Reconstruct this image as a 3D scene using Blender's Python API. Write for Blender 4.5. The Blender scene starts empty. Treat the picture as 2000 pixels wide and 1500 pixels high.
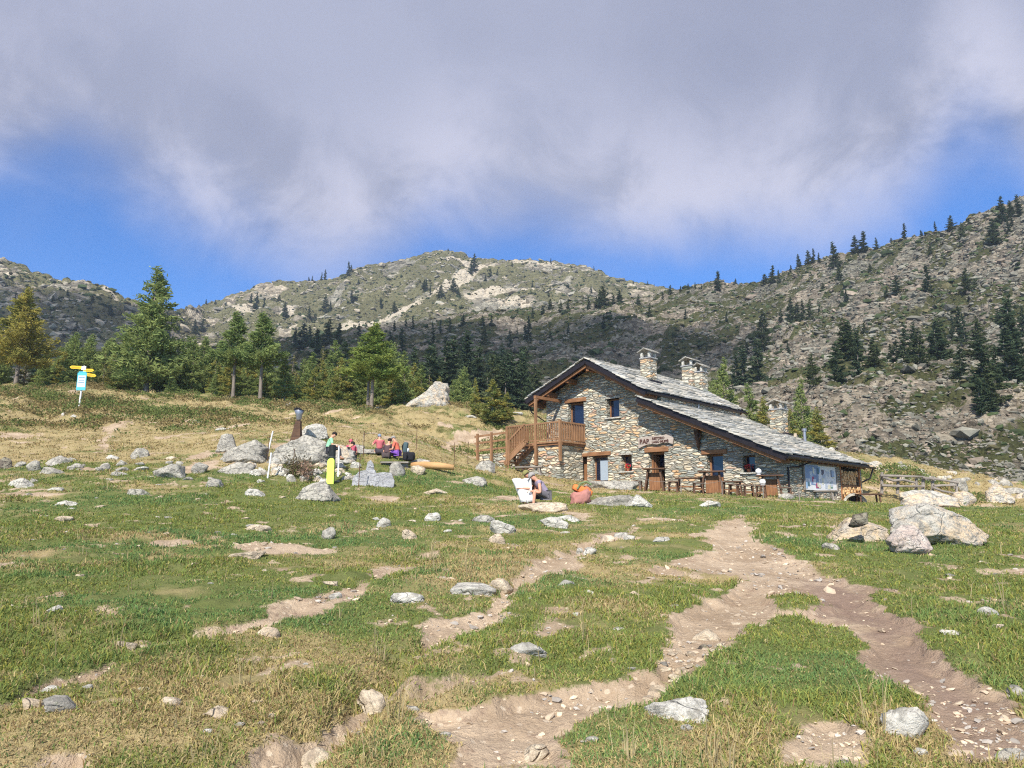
import bpy, math, random
import numpy as np
from mathutils import Vector, Matrix
R = math.radians
rnd = random.Random(7)
sc = bpy.context.scene
col = sc.collection

# ---------------------------------------------------------------- camera
F_PX, YH, EYE = 1455.0, 1000.0, 1.6
PITCH = math.atan((YH - 750) / F_PX)
cam = bpy.data.cameras.new('camera'); cam_o = bpy.data.objects.new('camera', cam); col.objects.link(cam_o)
cam.sensor_width = 36; cam.lens = 36 * F_PX / 2000
cam.clip_start = 0.05; cam.clip_end = 6000
cam_o.location = (0, 0, EYE); cam_o.rotation_euler = (R(90) + PITCH, 0, 0)
sc.camera = cam_o
sc.render.engine = 'CYCLES'
sc.view_settings.view_transform = 'Standard'; sc.view_settings.look = 'None'
sc.view_settings.exposure = 0.38; sc.view_settings.gamma = 1
sc.cycles.max_bounces = 5; sc.cycles.diffuse_bounces = 3; sc.cycles.transparent_max_bounces = 8
sc.cycles.volume_bounces = 0
sc.cycles.use_denoising = False; sc.cycles.filter_width = 1.15

# ---------------------------------------------------------------- sky and sun
SUN_EL, SUN_AZ = R(42), math.atan2(-0.97, -0.24)         # direction towards the sun in the XY plane
SUN_V = Vector((math.cos(SUN_EL) * math.cos(SUN_AZ), math.cos(SUN_EL) * math.sin(SUN_AZ), math.sin(SUN_EL)))
sun = bpy.data.lights.new('sun', 'SUN'); sun_o = bpy.data.objects.new('sun', sun); col.objects.link(sun_o)
sun.energy = 5.0; sun.angle = R(0.6); sun.color = (1.0, 0.95, 0.87)
sun_o.rotation_euler = (-SUN_V).to_track_quat('-Z', 'Y').to_euler()

class NT:
    """small helper to wire shader nodes"""
    def __init__(s, nt): s.nt = nt
    def n(s, t, inp=None, **kw):
        nd = s.nt.nodes.new(t)
        for k, v in kw.items(): setattr(nd, k, v)
        for k, v in (inp or {}).items():
            sk = nd.inputs[k]
            if isinstance(v, bpy.types.NodeSocket): s.nt.links.new(v, sk)
            else: sk.default_value = v
        return nd
    def m(s, op, a, b=0.0, c=None, clamp=False):
        d = {0: a, 1: b}
        if c is not None: d[2] = c
        return s.n('ShaderNodeMath', d, operation=op, use_clamp=clamp).outputs[0]
    def vm(s, op, a, b): return s.n('ShaderNodeVectorMath', {0: a, 1: b}, operation=op).outputs[0]
    def mix(s, f, a, b, mode='MIX'):
        nd = s.nt.nodes.new('ShaderNodeMix'); nd.data_type = 'RGBA'; nd.blend_type = mode
        for i, v in ((0, f), (6, a), (7, b)):
            if isinstance(v, bpy.types.NodeSocket): s.nt.links.new(v, nd.inputs[i])
            else: nd.inputs[i].default_value = v if i == 0 or len(v) == 4 else (*v, 1)
        return nd.outputs[2]
    def noise(s, vec, scale, detail=4, rough=0.55, dist=0.0, out=0):
        return s.n('ShaderNodeTexNoise', {'Vector': vec, 'Scale': scale, 'Detail': detail, 'Roughness': rough, 'Distortion': dist}).outputs[out]
    def ss(s, x, a, b):
        return s.n('ShaderNodeMapRange', {0: x, 1: a, 2: b, 3: 0.0, 4: 1.0}, interpolation_type='SMOOTHSTEP').outputs[0]
    def ramp(s, f, stops, interp='LINEAR'):
        nd = s.n('ShaderNodeValToRGB', {0: f}); r = nd.color_ramp; r.interpolation = interp
        while len(r.elements) < len(stops): r.elements.new(0.5)
        for e, (p, c) in zip(r.elements, stops): e.position = p; e.color = c if len(c) == 4 else (*c, 1)
        return nd.outputs[0]

w = bpy.data.worlds.new('World'); sc.world = w; w.use_nodes = True
w.node_tree.nodes.clear(); q = NT(w.node_tree)
sky = q.n('ShaderNodeTexSky', sky_type='NISHITA', sun_disc=False, sun_elevation=SUN_EL,
          sun_rotation=math.pi / 2 - SUN_AZ, altitude=2000, air_density=1.0, dust_density=0.4, ozone_density=2.0)
tc = q.n('ShaderNodeTexCoord').outputs['Generated']
sx = q.n('ShaderNodeSeparateXYZ', {0: tc})
az = q.m('DIVIDE', q.m('ARCTAN2', sx.outputs[0], sx.outputs[1]), math.pi)      # -1..1, 0 = +Y
el = q.m('ARCSINE', sx.outputs[2])
# elevation (rad) of the cloud deck's ragged lower edge as a function of azimuth
def dirpx(x, y):
    a, b = (x - 1000) / F_PX, (750 - y) / F_PX
    d = Vector((a, math.cos(PITCH) - b * math.sin(PITCH), math.sin(PITCH) + b * math.cos(PITCH))).normalized()
    return math.atan2(d.x, d.y), math.asin(d.z)
edge = [(-400, 350), (0, 335), (200, 350), (330, 425), (450, 470), (620, 520), (760, 500), (860, 410), (1000, 440), (1150, 480), (1300, 470), (1500, 490), (1650, 450), (1760, 410), (1850, 270), (1950, 230), (2050, 350), (2300, 420)]
stops = []
for x, y in edge:
    a, e = dirpx(x, y); stops.append((0.5 + a / math.pi, (e / 1.2,) * 3))
# a ramp spans az -pi/2..pi/2
rf = q.m('ADD', q.m('MULTIPLY', az, 1.0), 0.5)
cvn = q.ramp(rf, stops, 'B_SPLINE')
bound = q.m('MULTIPLY', cvn, 1.2)
stretch = q.n('ShaderNodeMapping', {'Vector': tc, 'Scale': (1.0, 1.0, 1.15), 'Location': (3.1, 1.7, 0.4)}).outputs[0]
n1 = q.noise(stretch, 3.2, 5, 0.5, 0.12)
n2 = q.noise(stretch, 1.6, 5, 0.5, 0.2)
n3 = q.noise(stretch, 6.0, 6, 0.6, 0.5)
n4 = q.noise(stretch, 2.4, 4, 0.45, 0.1)
d = q.m('SUBTRACT', el, bound)
d = q.m('ADD', d, q.m('ADD', 0.006, q.m('ADD', q.m('MULTIPLY', q.m('SUBTRACT', n1, 0.5), 0.20), q.m('MULTIPLY', q.m('SUBTRACT', n3, 0.5), 0.05))))
cmask = q.ss(d, -0.06, 0.10)
wisp = q.m('MULTIPLY', q.ss(n2, 0.48, 0.68), 0.3)
cmask = q.m('MAXIMUM', cmask, wisp)
cdark = q.mix(q.ss(q.m('ADD', q.m('MULTIPLY', n4, 0.8), q.m('MULTIPLY', n3, 0.2)), 0.33, 0.66), (2.7, 2.9, 3.9), (3.7, 3.9, 5.0))
low = q.ss(q.m('SUBTRACT', q.m('ADD', bound, 0.24), el), 0.0, 0.2)
glow = q.m('MULTIPLY', low, q.ss(q.m('ADD', q.m('MULTIPLY', n3, 0.6), q.m('MULTIPLY', n1, 0.4)), 0.40, 0.60))
cloudc = q.mix(q.m('MULTIPLY', glow, 0.85), cdark, (5.6, 5.6, 6.7))
tint = q.mix(1.0, sky.outputs[0], (0.50, 1.02, 1.62), 'MULTIPLY')
skyc = q.mix(q.m('MULTIPLY', cmask, 0.97), tint, cloudc)
bg = q.n('ShaderNodeBackground', {'Color': skyc, 'Strength': 0.1})
q.n('ShaderNodeOutputWorld', {'Surface': bg.outputs[0]})

# ---------------------------------------------------------------- projection helpers (photo pixel -> ray)
C0 = np.array([0, 0, EYE])
def ray(x, y):
    a = (np.asarray(x, float) - 1000) / F_PX; b = (750 - np.asarray(y, float)) / F_PX
    return np.stack([a, math.cos(PITCH) - b * math.sin(PITCH), math.sin(PITCH) + b * math.cos(PITCH)], -1)
def P3(x, y, Y):
    r = ray(x, y); return C0 + r * (np.asarray(Y, float) / r[..., 1])[..., None]

# ---------------------------------------------------------------- numpy noise
def _h(i, j, s):
    n = (i.astype(np.int64) * 374761393 + j.astype(np.int64) * 668265263 + s * 974634777) & 0xffffffff
    n = ((n ^ (n >> 13)) * 1274126177) & 0xffffffff
    return ((n ^ (n >> 16)) & 0xffffff) / float(0xffffff)
def vnoise(x, y, s=0):
    xi, yi = np.floor(x), np.floor(y); fx, fy = x - xi, y - yi
    fx = fx * fx * fx * (fx * (fx * 6 - 15) + 10); fy = fy * fy * fy * (fy * (fy * 6 - 15) + 10)
    a = _h(xi, yi, s); b = _h(xi + 1, yi, s); c = _h(xi, yi + 1, s); d_ = _h(xi + 1, yi + 1, s)
    return (a + (b - a) * fx) * (1 - fy) + (c + (d_ - c) * fx) * fy
def fbm(x, y, s=0, o=4, g=0.5):
    r = 0; a = 1; t = 0
    for k in range(o):
        r = r + a * vnoise(x * 2 ** k + 17.3 * k, y * 2 ** k - 9.1 * k, s + k); t += a; a *= g
    return r / t
def worley(x, y, s=0):
    xi, yi = np.floor(x), np.floor(y); b1 = np.full(x.shape, 9.0); b2 = np.full(x.shape, 9.0); idv = np.zeros(x.shape)
    for i in (-1, 0, 1):
        for j in (-1, 0, 1):
            cx, cy = xi + i, yi + j
            dx = cx + _h(cx, cy, s) - x; dy = cy + _h(cx, cy, s + 5) - y
            dd = np.sqrt(dx * dx + dy * dy); c = dd < b1
            b2 = np.where(c, b1, np.minimum(b2, dd)); idv = np.where(c, _h(cx, cy, s + 9), idv); b1 = np.where(c, dd, b1)
    return b1, b2, idv
def sst(x, a, b):
    t = np.clip((x - a) / (b - a), 0, 1); return t * t * (3 - 2 * t)

# ---------------------------------------------------------------- mesh helpers
def mesh_np(name, V, Fc, mat=None, smooth=False, colr=None, attrs=None):
    V = np.asarray(V, np.float32); Fc = np.asarray(Fc, np.int32); k = Fc.shape[1]
    me = bpy.data.meshes.new(name)
    me.vertices.add(len(V)); me.vertices.foreach_set('co', V.ravel())
    me.loops.add(Fc.size); me.loops.foreach_set('vertex_index', Fc.ravel())
    me.polygons.add(len(Fc)); me.polygons.foreach_set('loop_start', np.arange(0, Fc.size, k, dtype=np.int32))
    try: me.polygons.foreach_set('loop_total', np.full(len(Fc), k, np.int32))
    except Exception: pass
    me.update(calc_edges=True)
    me.polygons.foreach_set('use_smooth', np.full(len(Fc), bool(smooth)))
    if colr is not None:
        a = me.color_attributes.new('Col', 'FLOAT_COLOR', 'POINT')
        c4 = np.ones((len(V), 4), np.float32); c4[:, :colr.shape[1]] = colr
        a.data.foreach_set('color', c4.ravel())
    for nm, arr in (attrs or {}).items():
        a = me.attributes.new(nm, 'FLOAT', 'POINT'); a.data.foreach_set('value', np.asarray(arr, np.float32))
    if mat: me.materials.append(mat)
    return me
def obj(name, me, parent=None, loc=None, rotz=None):
    o = bpy.data.objects.new(name, me); col.objects.link(o)
    if parent: o.parent = parent
    if loc is not None: o.location = loc
    if rotz is not None: o.rotation_euler = (0, 0, rotz)
    return o
def tag(o, label=None, cat=None, group=None, kind=None):
    if label: o['label'] = label
    if cat: o['category'] = cat
    if group: o['group'] = group
    if kind: o['kind'] = kind
    return o
def thing(name, label, cat, loc=(0, 0, 0), rotz=0.0, group=None):
    o = bpy.data.objects.new(name, None); col.objects.link(o); o.empty_display_size = 0.2
    o.location = loc; o.rotation_euler = (0, 0, rotz)
    return tag(o, label, cat, group)
def dup(root, loc=None, rotz=None, label=None, group=None, scale=None):
    r = root.copy(); col.objects.link(r)
    if loc is not None: r.location = loc
    if rotz is not None: r.rotation_euler = (root.rotation_euler[0], root.rotation_euler[1], rotz)
    if scale is not None: r.scale = scale if hasattr(scale, '__len__') else (scale,) * 3
    if label: r['label'] = label
    if group: r['group'] = group
    for ch in list(root.children):
        c = ch.copy(); col.objects.link(c); c.parent = r
        for g in ch.children:
            d_ = g.copy(); col.objects.link(d_); d_.parent = c
    return r
class MB:
    """collects boxes, bars and tubes into one mesh"""
    def __init__(s): s.v = []; s.f = []; s.k = 0
    def add(s, vs, fs):
        s.v += [tuple(p) for p in vs]; s.f += [tuple(i + s.k for i in f) for f in fs]; s.k += len(vs)
    def hexa(s, P): s.add(P, [(0, 3, 2, 1), (4, 5, 6, 7), (0, 1, 5, 4), (1, 2, 6, 5), (2, 3, 7, 6), (3, 0, 4, 7)])
    def box(s, x0, x1, y0, y1, z0, z1):
        s.hexa([(x0, y0, z0), (x1, y0, z0), (x1, y1, z0), (x0, y1, z0), (x0, y0, z1), (x1, y0, z1), (x1, y1, z1), (x0, y1, z1)])
    def bar(s, a, b, w_, h_, up=(0, 0, 1)):
        a, b = Vector(a), Vector(b); d_ = (b - a).normalized(); up = Vector(up)
        if abs(d_.dot(up)) > 0.98: up = Vector((0, 1, 0))
        sd = d_.cross(up).normalized() * w_ / 2; u_ = sd.cross(d_).normalized() * h_ / 2
        s.hexa([a - sd - u_, a + sd - u_, b + sd - u_, b - sd - u_, a - sd + u_, a + sd + u_, b + sd + u_, b - sd + u_])
    def tube(s, pts, rad, n=10, cap=True, jit=0.0):
        pts = [Vector(p) for p in pts]; rad = rad if hasattr(rad, '__len__') else [rad] * len(pts); base = s.k
        for i, p in enumerate(pts):
            t = (pts[min(i + 1, len(pts) - 1)] - pts[max(i - 1, 0)]).normalized()
            a = t.cross(Vector((0.13, 0.91, 0.2)) if abs(t.y) < 0.9 else Vector((1, 0, 0))).normalized(); b = t.cross(a)
            for j in range(n):
                th = 2 * math.pi * j / n; rr = rad[i] * (1 + jit * (rnd.random() - 0.5))
                s.v.append(tuple(p + a * math.cos(th) * rr + b * math.sin(th) * rr))
        for i in range(len(pts) - 1):
            for j in range(n):
                s.f.append((base + i * n + j, base + i * n + (j + 1) % n, base + (i + 1) * n + (j + 1) % n, base + (i + 1) * n + j))
        if cap:
            s.f.append(tuple(base + j for j in range(n))[::-1]); s.f.append(tuple(base + (len(pts) - 1) * n + j for j in range(n)))
        s.k += n * len(pts)
    def mesh(s, name, mat=None, smooth=False, bevel=0):
        me = bpy.data.meshes.new(name); me.from_pydata(s.v, [], s.f); me.update()
        if smooth:
            for p in me.polygons: p.use_smooth = True
        if mat: me.materials.append(mat)
        return me
    def build(s, name, mat=None, parent=None, smooth=False, bevel=0.0, **kw):
        o = obj(name, s.mesh(name, mat, smooth), parent, **kw)
        if bevel:
            b = o.modifiers.new('bevel', 'BEVEL'); b.width = bevel; b.segments = 1; b.limit_method = 'ANGLE'
        return o

# ---------------------------------------------------------------- materials
def new_mat(name):
    m = bpy.data.materials.new(name); m.use_nodes = True; m.node_tree.nodes.clear()
    q = NT(m.node_tree); return m, q
def finish(m, q, colr, rough=0.9, bump=None, bstr=0.5, bdist=0.05, metal=0.0, spec=0.3, **kw):
    d_ = {'Base Color': colr if isinstance(colr, bpy.types.NodeSocket) else (*colr, 1), 'Roughness': rough, 'Metallic': metal, 'Specular IOR Level': spec}
    d_.update(kw)
    if bump is not None:
        d_['Normal'] = q.n('ShaderNodeBump', {'Height': bump, 'Strength': bstr, 'Distance': bdist}).outputs[0]
    b = q.n('ShaderNodeBsdfPrincipled', d_); q.n('ShaderNodeOutputMaterial', {'Surface': b.outputs[0]}); return m
def plain(name, c, rough=0.7, metal=0.0, var=0.15, scale=6.0, bump=0.3):
    m, q = new_mat(name); oc = q.n('ShaderNodeTexCoord').outputs['Object']
    n = q.noise(oc, scale, 5, 0.6)
    cc = q.mix(n, tuple(x * (1 - var) for x in c), tuple(min(1, x * (1 + var)) for x in c))
    return finish(m, q, cc, rough, n, bump, 0.02, metal)
def wood(name, c1, c2, rough=0.75, axis=2, sc_=1.0):
    m, q = new_mat(name); oc = q.n('ShaderNodeTexCoord').outputs['Object']
    s_ = [16, 16, 16]; s_[axis] = 1.6
    mp = q.n('ShaderNodeMapping', {'Vector': oc, 'Scale': tuple(x * sc_ for x in s_)}).outputs[0]
    n = q.noise(mp, 1.0, 6, 0.65, 0.6); n2_ = q.noise(oc, 1.7, 3)
    f = q.m('ADD', q.m('MULTIPLY', n, 0.75), q.m('MULTIPLY', n2_, 0.35), clamp=True)
    return finish(m, q, q.mix(q.ss(f, 0.3, 0.75), c1, c2), rough, n, 0.5, 0.01)
def attr_mat(name, rough=0.9, nscale=0.0, namt=0.3, bump=0.0, spec=0.2, trans=0.0):
    m, q = new_mat(name); a = q.n('ShaderNodeAttribute', attribute_name='Col').outputs['Color']
    if nscale:
        g = q.n('ShaderNodeTexCoord').outputs['Object']; n = q.noise(g, nscale, 5, 0.65)
        a = q.mix(1.0, a, q.ramp(n, [(0.25, (1 - namt,) * 3), (0.75, (1 + namt,) * 3)]), 'MULTIPLY')
    if trans:
        df = q.n('ShaderNodeBsdfDiffuse', {'Color': a, 'Roughness': 1.0}); tr = q.n('ShaderNodeBsdfTranslucent', {'Color': a})
        mx = q.n('ShaderNodeMixShader', {0: trans, 1: df.outputs[0], 2: tr.outputs[0]})
        q.n('ShaderNodeOutputMaterial', {'Surface': mx.outputs[0]}); return m
    return finish(m, q, a, rough, n if nscale and bump else None, bump, 0.05, spec=spec)

def rock_mat(name, c1, c2, c3, scale=1.0, lichen=(0.36, 0.38, 0.26), warm=None):
    m, q = new_mat(name); oc = q.n('ShaderNodeTexCoord').outputs['Object']
    rv = q.n('ShaderNodeObjectInfo').outputs['Random']
    off = q.n('ShaderNodeCombineXYZ', {0: q.m('MULTIPLY', rv, 31.0), 1: q.m('MULTIPLY', rv, 17.0), 2: 0.0}).outputs[0]
    p = q.vm('ADD', oc, off)
    a = q.noise(p, 2.2 * scale, 6, 0.62, 0.3); b = q.noise(p, 9 * scale, 6, 0.7); c = q.noise(p, 34 * scale, 4, 0.7)
    cc = q.mix(q.ss(a, 0.42, 0.58), c1, c2)
    cc = q.mix(q.ss(b, 0.47, 0.60), cc, c3)
    cc = q.mix(q.m('MULTIPLY', q.ss(q.noise(p, 5.0 * scale, 7, 0.75, 1.2), 0.55, 0.62), 0.6), cc, tuple(x * .55 for x in c3))
    cc = q.mix(q.m('MULTIPLY', q.ss(c, 0.56, 0.7), 0.55), cc, lichen)
    st = q.n('ShaderNodeMapping', {'Vector': p, 'Scale': (1.0, 1.0, 2.2), 'Rotation': (0.35, 0.5, 0)}).outputs[0]
    crk = q.noise(st, 3.2 * scale, 8, 0.75, 0.3)
    vr = q.n('ShaderNodeTexVoronoi', {'Vector': q.vm('ADD', st, q.n('ShaderNodeVectorMath', {0: q.n('ShaderNodeTexNoise', {'Vector': p, 'Scale': 3.0}).outputs[1], 'Scale': .5}, operation='SCALE').outputs[0]), 'Scale': 1.7 * scale}, feature='DISTANCE_TO_EDGE').outputs['Distance']
    crk = q.m('ADD', crk, q.m('MULTIPLY', q.ss(vr, 0.0, 0.035), 0.35))
    h = q.m('ADD', q.m('MULTIPLY', crk, 0.7), q.m('ADD', q.m('MULTIPLY', b, 0.35), q.m('MULTIPLY', c, 0.15)))
    return finish(m, q, cc, 0.92, h, 0.85, 0.14 / scale, spec=0.2)
M = {}
M['rock_grey'] = rock_mat('rock_grey', (0.38, 0.355, 0.305), (0.52, 0.485, 0.41), (0.25, 0.235, 0.205))
M['rock_pale'] = rock_mat('rock_pale', (0.56, 0.53, 0.46), (0.68, 0.65, 0.57), (0.38, 0.36, 0.31), lichen=(.5, .5, .4))
M['rock_buff'] = rock_mat('rock_buff', (0.60, 0.48, 0.34), (0.72, 0.61, 0.45), (0.43, 0.35, 0.26), lichen=(.5, .46, .36))
M['rock_orange'] = rock_mat('rock_orange', (0.70, 0.54, 0.35), (0.56, 0.51, 0.43), (0.44, 0.38, 0.31), .8, lichen=(.6, .52, .4))
M['rock_pink'] = rock_mat('rock_pink', (0.56, 0.45, 0.38), (0.66, 0.58, 0.50), (0.36, 0.31, 0.28), 1.4, lichen=(.6, .55, .48))
M['rock_dark'] = rock_mat('rock_dark', (0.12, 0.09, 0.075), (0.30, 0.27, 0.20), (0.08, 0.065, 0.055))
M['rock_mixed'] = rock_mat('rock_mixed', (0.56, 0.53, 0.46), (0.70, 0.55, 0.38), (0.36, 0.34, 0.30), 0.8)
M['slab_grey'] = rock_mat('slab_grey', (0.37, 0.37, 0.37), (0.44, 0.44, 0.44), (0.30, 0.30, 0.31), 1.0, (0.4, 0.4, 0.4))
M['wood_brown'] = wood('wood_brown', (0.12, 0.052, 0.024), (0.33, 0.16, 0.072))
M['wood_rail'] = wood('wood_rail', (0.17, 0.09, 0.043), (0.36, 0.20, 0.105))
M['wood_x'] = wood('wood_x', (0.14, 0.065, 0.03), (0.36, 0.18, 0.085), axis=0)
M['wood_dark'] = wood('wood_dark', (0.045, 0.024, 0.015), (0.15, 0.08, 0.045), axis=0)
M['wood_grey'] = wood('wood_grey', (0.14, 0.12, 0.10), (0.33, 0.29, 0.25), axis=0)
M['wood_log'] = wood('wood_log', (0.42, 0.23, 0.095), (0.60, 0.36, 0.16), axis=0)
M['wood_end'] = wood('wood_end', (0.55, 0.30, 0.13), (0.85, 0.58, 0.30))
M['wood_panel'] = wood('wood_panel', (0.26, 0.10, 0.04), (0.44, 0.19, 0.075))
M['metal_dark'] = plain('metal_dark', (0.03, 0.024, 0.026), 0.45, 0.4, 0.2)
M['metal_grey'] = plain('metal_grey', (0.35, 0.35, 0.37), 0.4, 0.7, 0.1)
M['black'] = plain('black', (0.012, 0.012, 0.014), 0.6)
M['white'] = plain('white', (0.78, 0.77, 0.75), 0.6, 0, 0.05)
M['yellow'] = plain('yellow', (0.85, 0.55, 0.03), 0.5, 0, 0.05)
M['fluo'] = plain('fluo', (0.72, 0.95, 0.13), 0.55, 0, 0.04)
M['rubber'] = plain('rubber', (0.03, 0.034, 0.036), 0.7)
M['teal'] = plain('teal', (0.10, 0.50, 0.62), 0.5, 0, 0.05)
M['ink'] = plain('ink', (0.05, 0.22, 0.34), 0.6, 0, 0.05)
M['paint_dark'] = plain('paint_dark', (0.09, 0.04, 0.03), 0.7, 0, 0.1)
M['red'] = plain('red', (0.75, 0.035, 0.035), 0.6)
M['leaf_green'] = plain('leaf_green', (0.05, 0.11, 0.03), 0.7)
M['clay'] = plain('clay', (0.38, 0.13, 0.06), 0.8)
def glass_mat():
    m, q = new_mat('window_glass')
    b = q.n('ShaderNodeBsdfPrincipled', {'Base Color': (0.006, 0.010, 0.03, 1), 'Roughness': 0.05, 'Specular IOR Level': 0.75})
    q.n('ShaderNodeOutputMaterial', {'Surface': b.outputs[0]}); return m
M['glass'] = glass_mat()
def stone_wall(name, sc_=1.0, shade=1.0):
    m, q = new_mat(name); oc = q.n('ShaderNodeTexCoord').outputs['Object']
    mp = q.n('ShaderNodeMapping', {'Vector': oc, 'Scale': (2.5 * sc_, 2.5 * sc_, 9.0 * sc_)}).outputs[0]
    wob = q.n('ShaderNodeTexNoise', {'Vector': oc, 'Scale': 2.4, 'Detail': 3}).outputs[1]
    mp = q.vm('ADD', mp, q.n('ShaderNodeVectorMath', {0: q.vm('SUBTRACT', wob, (0.5, 0.5, 0.5)), 'Scale': 1.0}, operation='SCALE').outputs[0])
    v = q.n('ShaderNodeTexVoronoi', {'Vector': mp, 'Scale': 1.0, 'Randomness': 0.95}); e = q.n('ShaderNodeTexVoronoi', {'Vector': mp, 'Scale': 1.0, 'Randomness': 0.95}, feature='DISTANCE_TO_EDGE')
    cr = q.n('ShaderNodeSeparateColor', {0: v.outputs['Color']})
    pal = q.ramp(cr.outputs[0], [(0.0, (0.26, 0.27, 0.23)), (0.14, (0.42, 0.37, 0.28)), (0.28, (0.19, 0.22, 0.20)), (0.4, (0.60, 0.50, 0.36)), (0.52, (0.30, 0.32, 0.29)), (0.62, (0.55, 0.33, 0.16)), (0.70, (0.50, 0.48, 0.41)), (0.80, (0.23, 0.26, 0.26)), (0.88, (0.66, 0.60, 0.48)), (0.95, (0.42, 0.25, 0.17))], 'CONSTANT')
    fine = q.noise(oc, 14, 5, 0.7); big = q.noise(oc, 0.5, 3)
    pal = q.mix(1.0, pal, q.ramp(fine, [(0.25, (0.72,) * 3), (0.75, (1.22,) * 3)]), 'MULTIPLY')
    pal = q.mix(q.m('MULTIPLY', q.ss(big, 0.45, 0.7), 0.35), pal, (0.36, 0.37, 0.33))
    gap = q.ss(e.outputs['Distance'], 0.015, 0.10)
    pal = q.mix(0.22, q.mix(1.0, pal, (1.38, 1.34, 1.26), 'MULTIPLY'), (0.50, 0.46, 0.37))
    cc = q.mix(gap, (0.27, 0.24, 0.19), pal)
    h = q.m('ADD', q.m('MULTIPLY', q.ss(e.outputs['Distance'], 0.0, 0.22), q.m('ADD', 0.6, q.m('MULTIPLY', cr.outputs[1], 0.9))), q.m('MULTIPLY', fine, 0.35))
    return finish(m, q, cc, 0.92, h, 1.0, 0.07, spec=0.2)
M['stone_wall'] = stone_wall('stone_wall')
M['stone_rough'] = stone_wall('stone_rough', 0.75)
def roof_mat():
    m, q = new_mat('roof_slab'); oc = q.n('ShaderNodeTexCoord').outputs['Object']
    a = q.n('ShaderNodeAttribute', attribute_name='Col').outputs['Color']
    n = q.noise(oc, 5, 6, 0.7); n2_ = q.noise(oc, 22, 4, 0.7)
    cc = q.mix(1.0, a, q.ramp(n, [(0.3, (0.75,) * 3), (0.7, (1.2,) * 3)]), 'MULTIPLY')
    cc = q.mix(q.m('MULTIPLY', q.ss(n2_, 0.55, 0.7), 0.5), cc, (0.30, 0.31, 0.24))
    return finish(m, q, cc, 0.9, q.m('ADD', n, q.m('MULTIPLY', n2_, 0.4)), 0.6, 0.04)
M['roof'] = roof_mat()

# ================================================================ GROUND
ctrl_px = [  # photo x, photo y, distance: surveyed points of the meadow
 (1000,1127,10),(1000,1050,15),(1000,1008,19),(1000,990,21),(1000,964,27),(1060,946,33),(1130,938,38.5),
 (1285,1040,15),(1285,988,22),(1285,966,30),(1285,957,36),(1450,1030,16),(1450,990,24),(1480,972,32),(1535,968,33),
 (1600,1000,24),(1600,982,34),(1680,988,38),(1720,967,42),(1870,972,42),(1800,1062,14),(1780,1095,12),(1930,1085,12.5),(2000,1092,12),
 (1750,1000,26),(2000,992,28),(1690,894,62),(1850,922,60),(2000,946,58),(2300,990,50),(2300,1090,14),
 (0,1000,18),(0,962,21),(0,915,26),(0,862,34),(0,800,46),(0,757,66),(155,806,48),(285,768,73),(30,757,68),(300,872,33),(450,777,70),(300,906,27),
 (450,1000,17.5),(450,965,21),(640,945,24.5),(560,925,26),(575,862,31),(760,893,29),(900,915,31),(760,834,40),(725,800,66),(830,802,60),(960,808,58),(500,832,42),
 (930,862,50),(1000,838,58),(1040,810,62),(958,919,41),(1040,926,40),(420,925,25),(940,930,31),(640,985,20.5),(700,1010,17.5),
 (200,1000,18),(-300,950,21),(-300,860,32),(-300,750,60),(1300,866,66),(1580,880,60)]
cp = [tuple(P3(*c)) for c in ctrl_px]
for x in (-14, -7, 0, 7, 14): cp += [(x, 0, 0.0 - 0.02 * x), (x, 4, 0.25 - 0.02 * x), (x, -8, -0.5 - 0.02 * x)]
for x in (-9, 0, 9): cp.append((x, 10, 0.74 - 0.02 * x))
for x, z in ((-90, 14), (-50, 13.5), (-20, 13), (10, 11), (45, 8), (90, 6)): cp.append((x, 100, z)); cp.append((x * 1.2, 140, z))
# the terrace round the hut (hut frame: t along the front, s towards the back)
HAL = R(43); HU = np.array([math.cos(HAL), -math.sin(HAL)]); HV = np.array([math.sin(HAL), math.cos(HAL)])
HO = np.array([P3(1285, 880, 38)[0], 38.0]); FL = 2.65
def hw(t, s): p = HO + HU * t + HV * s; return float(p[0]), float(p[1])
for t, s, z in ((-0.2, -0.6, 2.64), (3, -0.6, 2.5), (6.6, -0.6, 2.3), (7.5, 3, 2.15), (8, 7, 2.0), (-5, -0.6, 3.2), (-8.2, -2.8, 3.6), (-10.4, -2.6, 3.85), (-9.5, 4, 5.2), (-4, 13, 5.6), (4, 13, 4.4), (0, -3, 2.55), (5, -3, 2.3)):
    X, Y = hw(t, s); cp.append((X, Y, z))
cp = np.array(cp); SC = 20.0
def _k(d2): return 0.5 * d2 * np.log(d2 + 1e-9)
def _fit():
    n = len(cp); A = cp[:, :2] / SC
    K = _k(((A[:, None] - A[None]) ** 2).sum(-1)) + np.eye(n) * 0.012
    Pm = np.c_[np.ones(n), A]; L = np.block([[K, Pm], [Pm.T, np.zeros((3, 3))]])
    return np.linalg.solve(L, np.r_[cp[:, 2], 0, 0, 0])
TW = _fit()
def H0(X, Y):
    X = np.asarray(X, float); Y = np.asarray(Y, float); sh = X.shape; x = X.ravel() / SC; y = Y.ravel() / SC
    r = TW[-3] + TW[-2] * x + TW[-1] * y
    for i in range(len(cp)):
        d2 = (x - cp[i, 0] / SC) ** 2 + (y - cp[i, 1] / SC) ** 2
        r = r + TW[i] * _k(d2)
    return r.reshape(sh)
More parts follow.
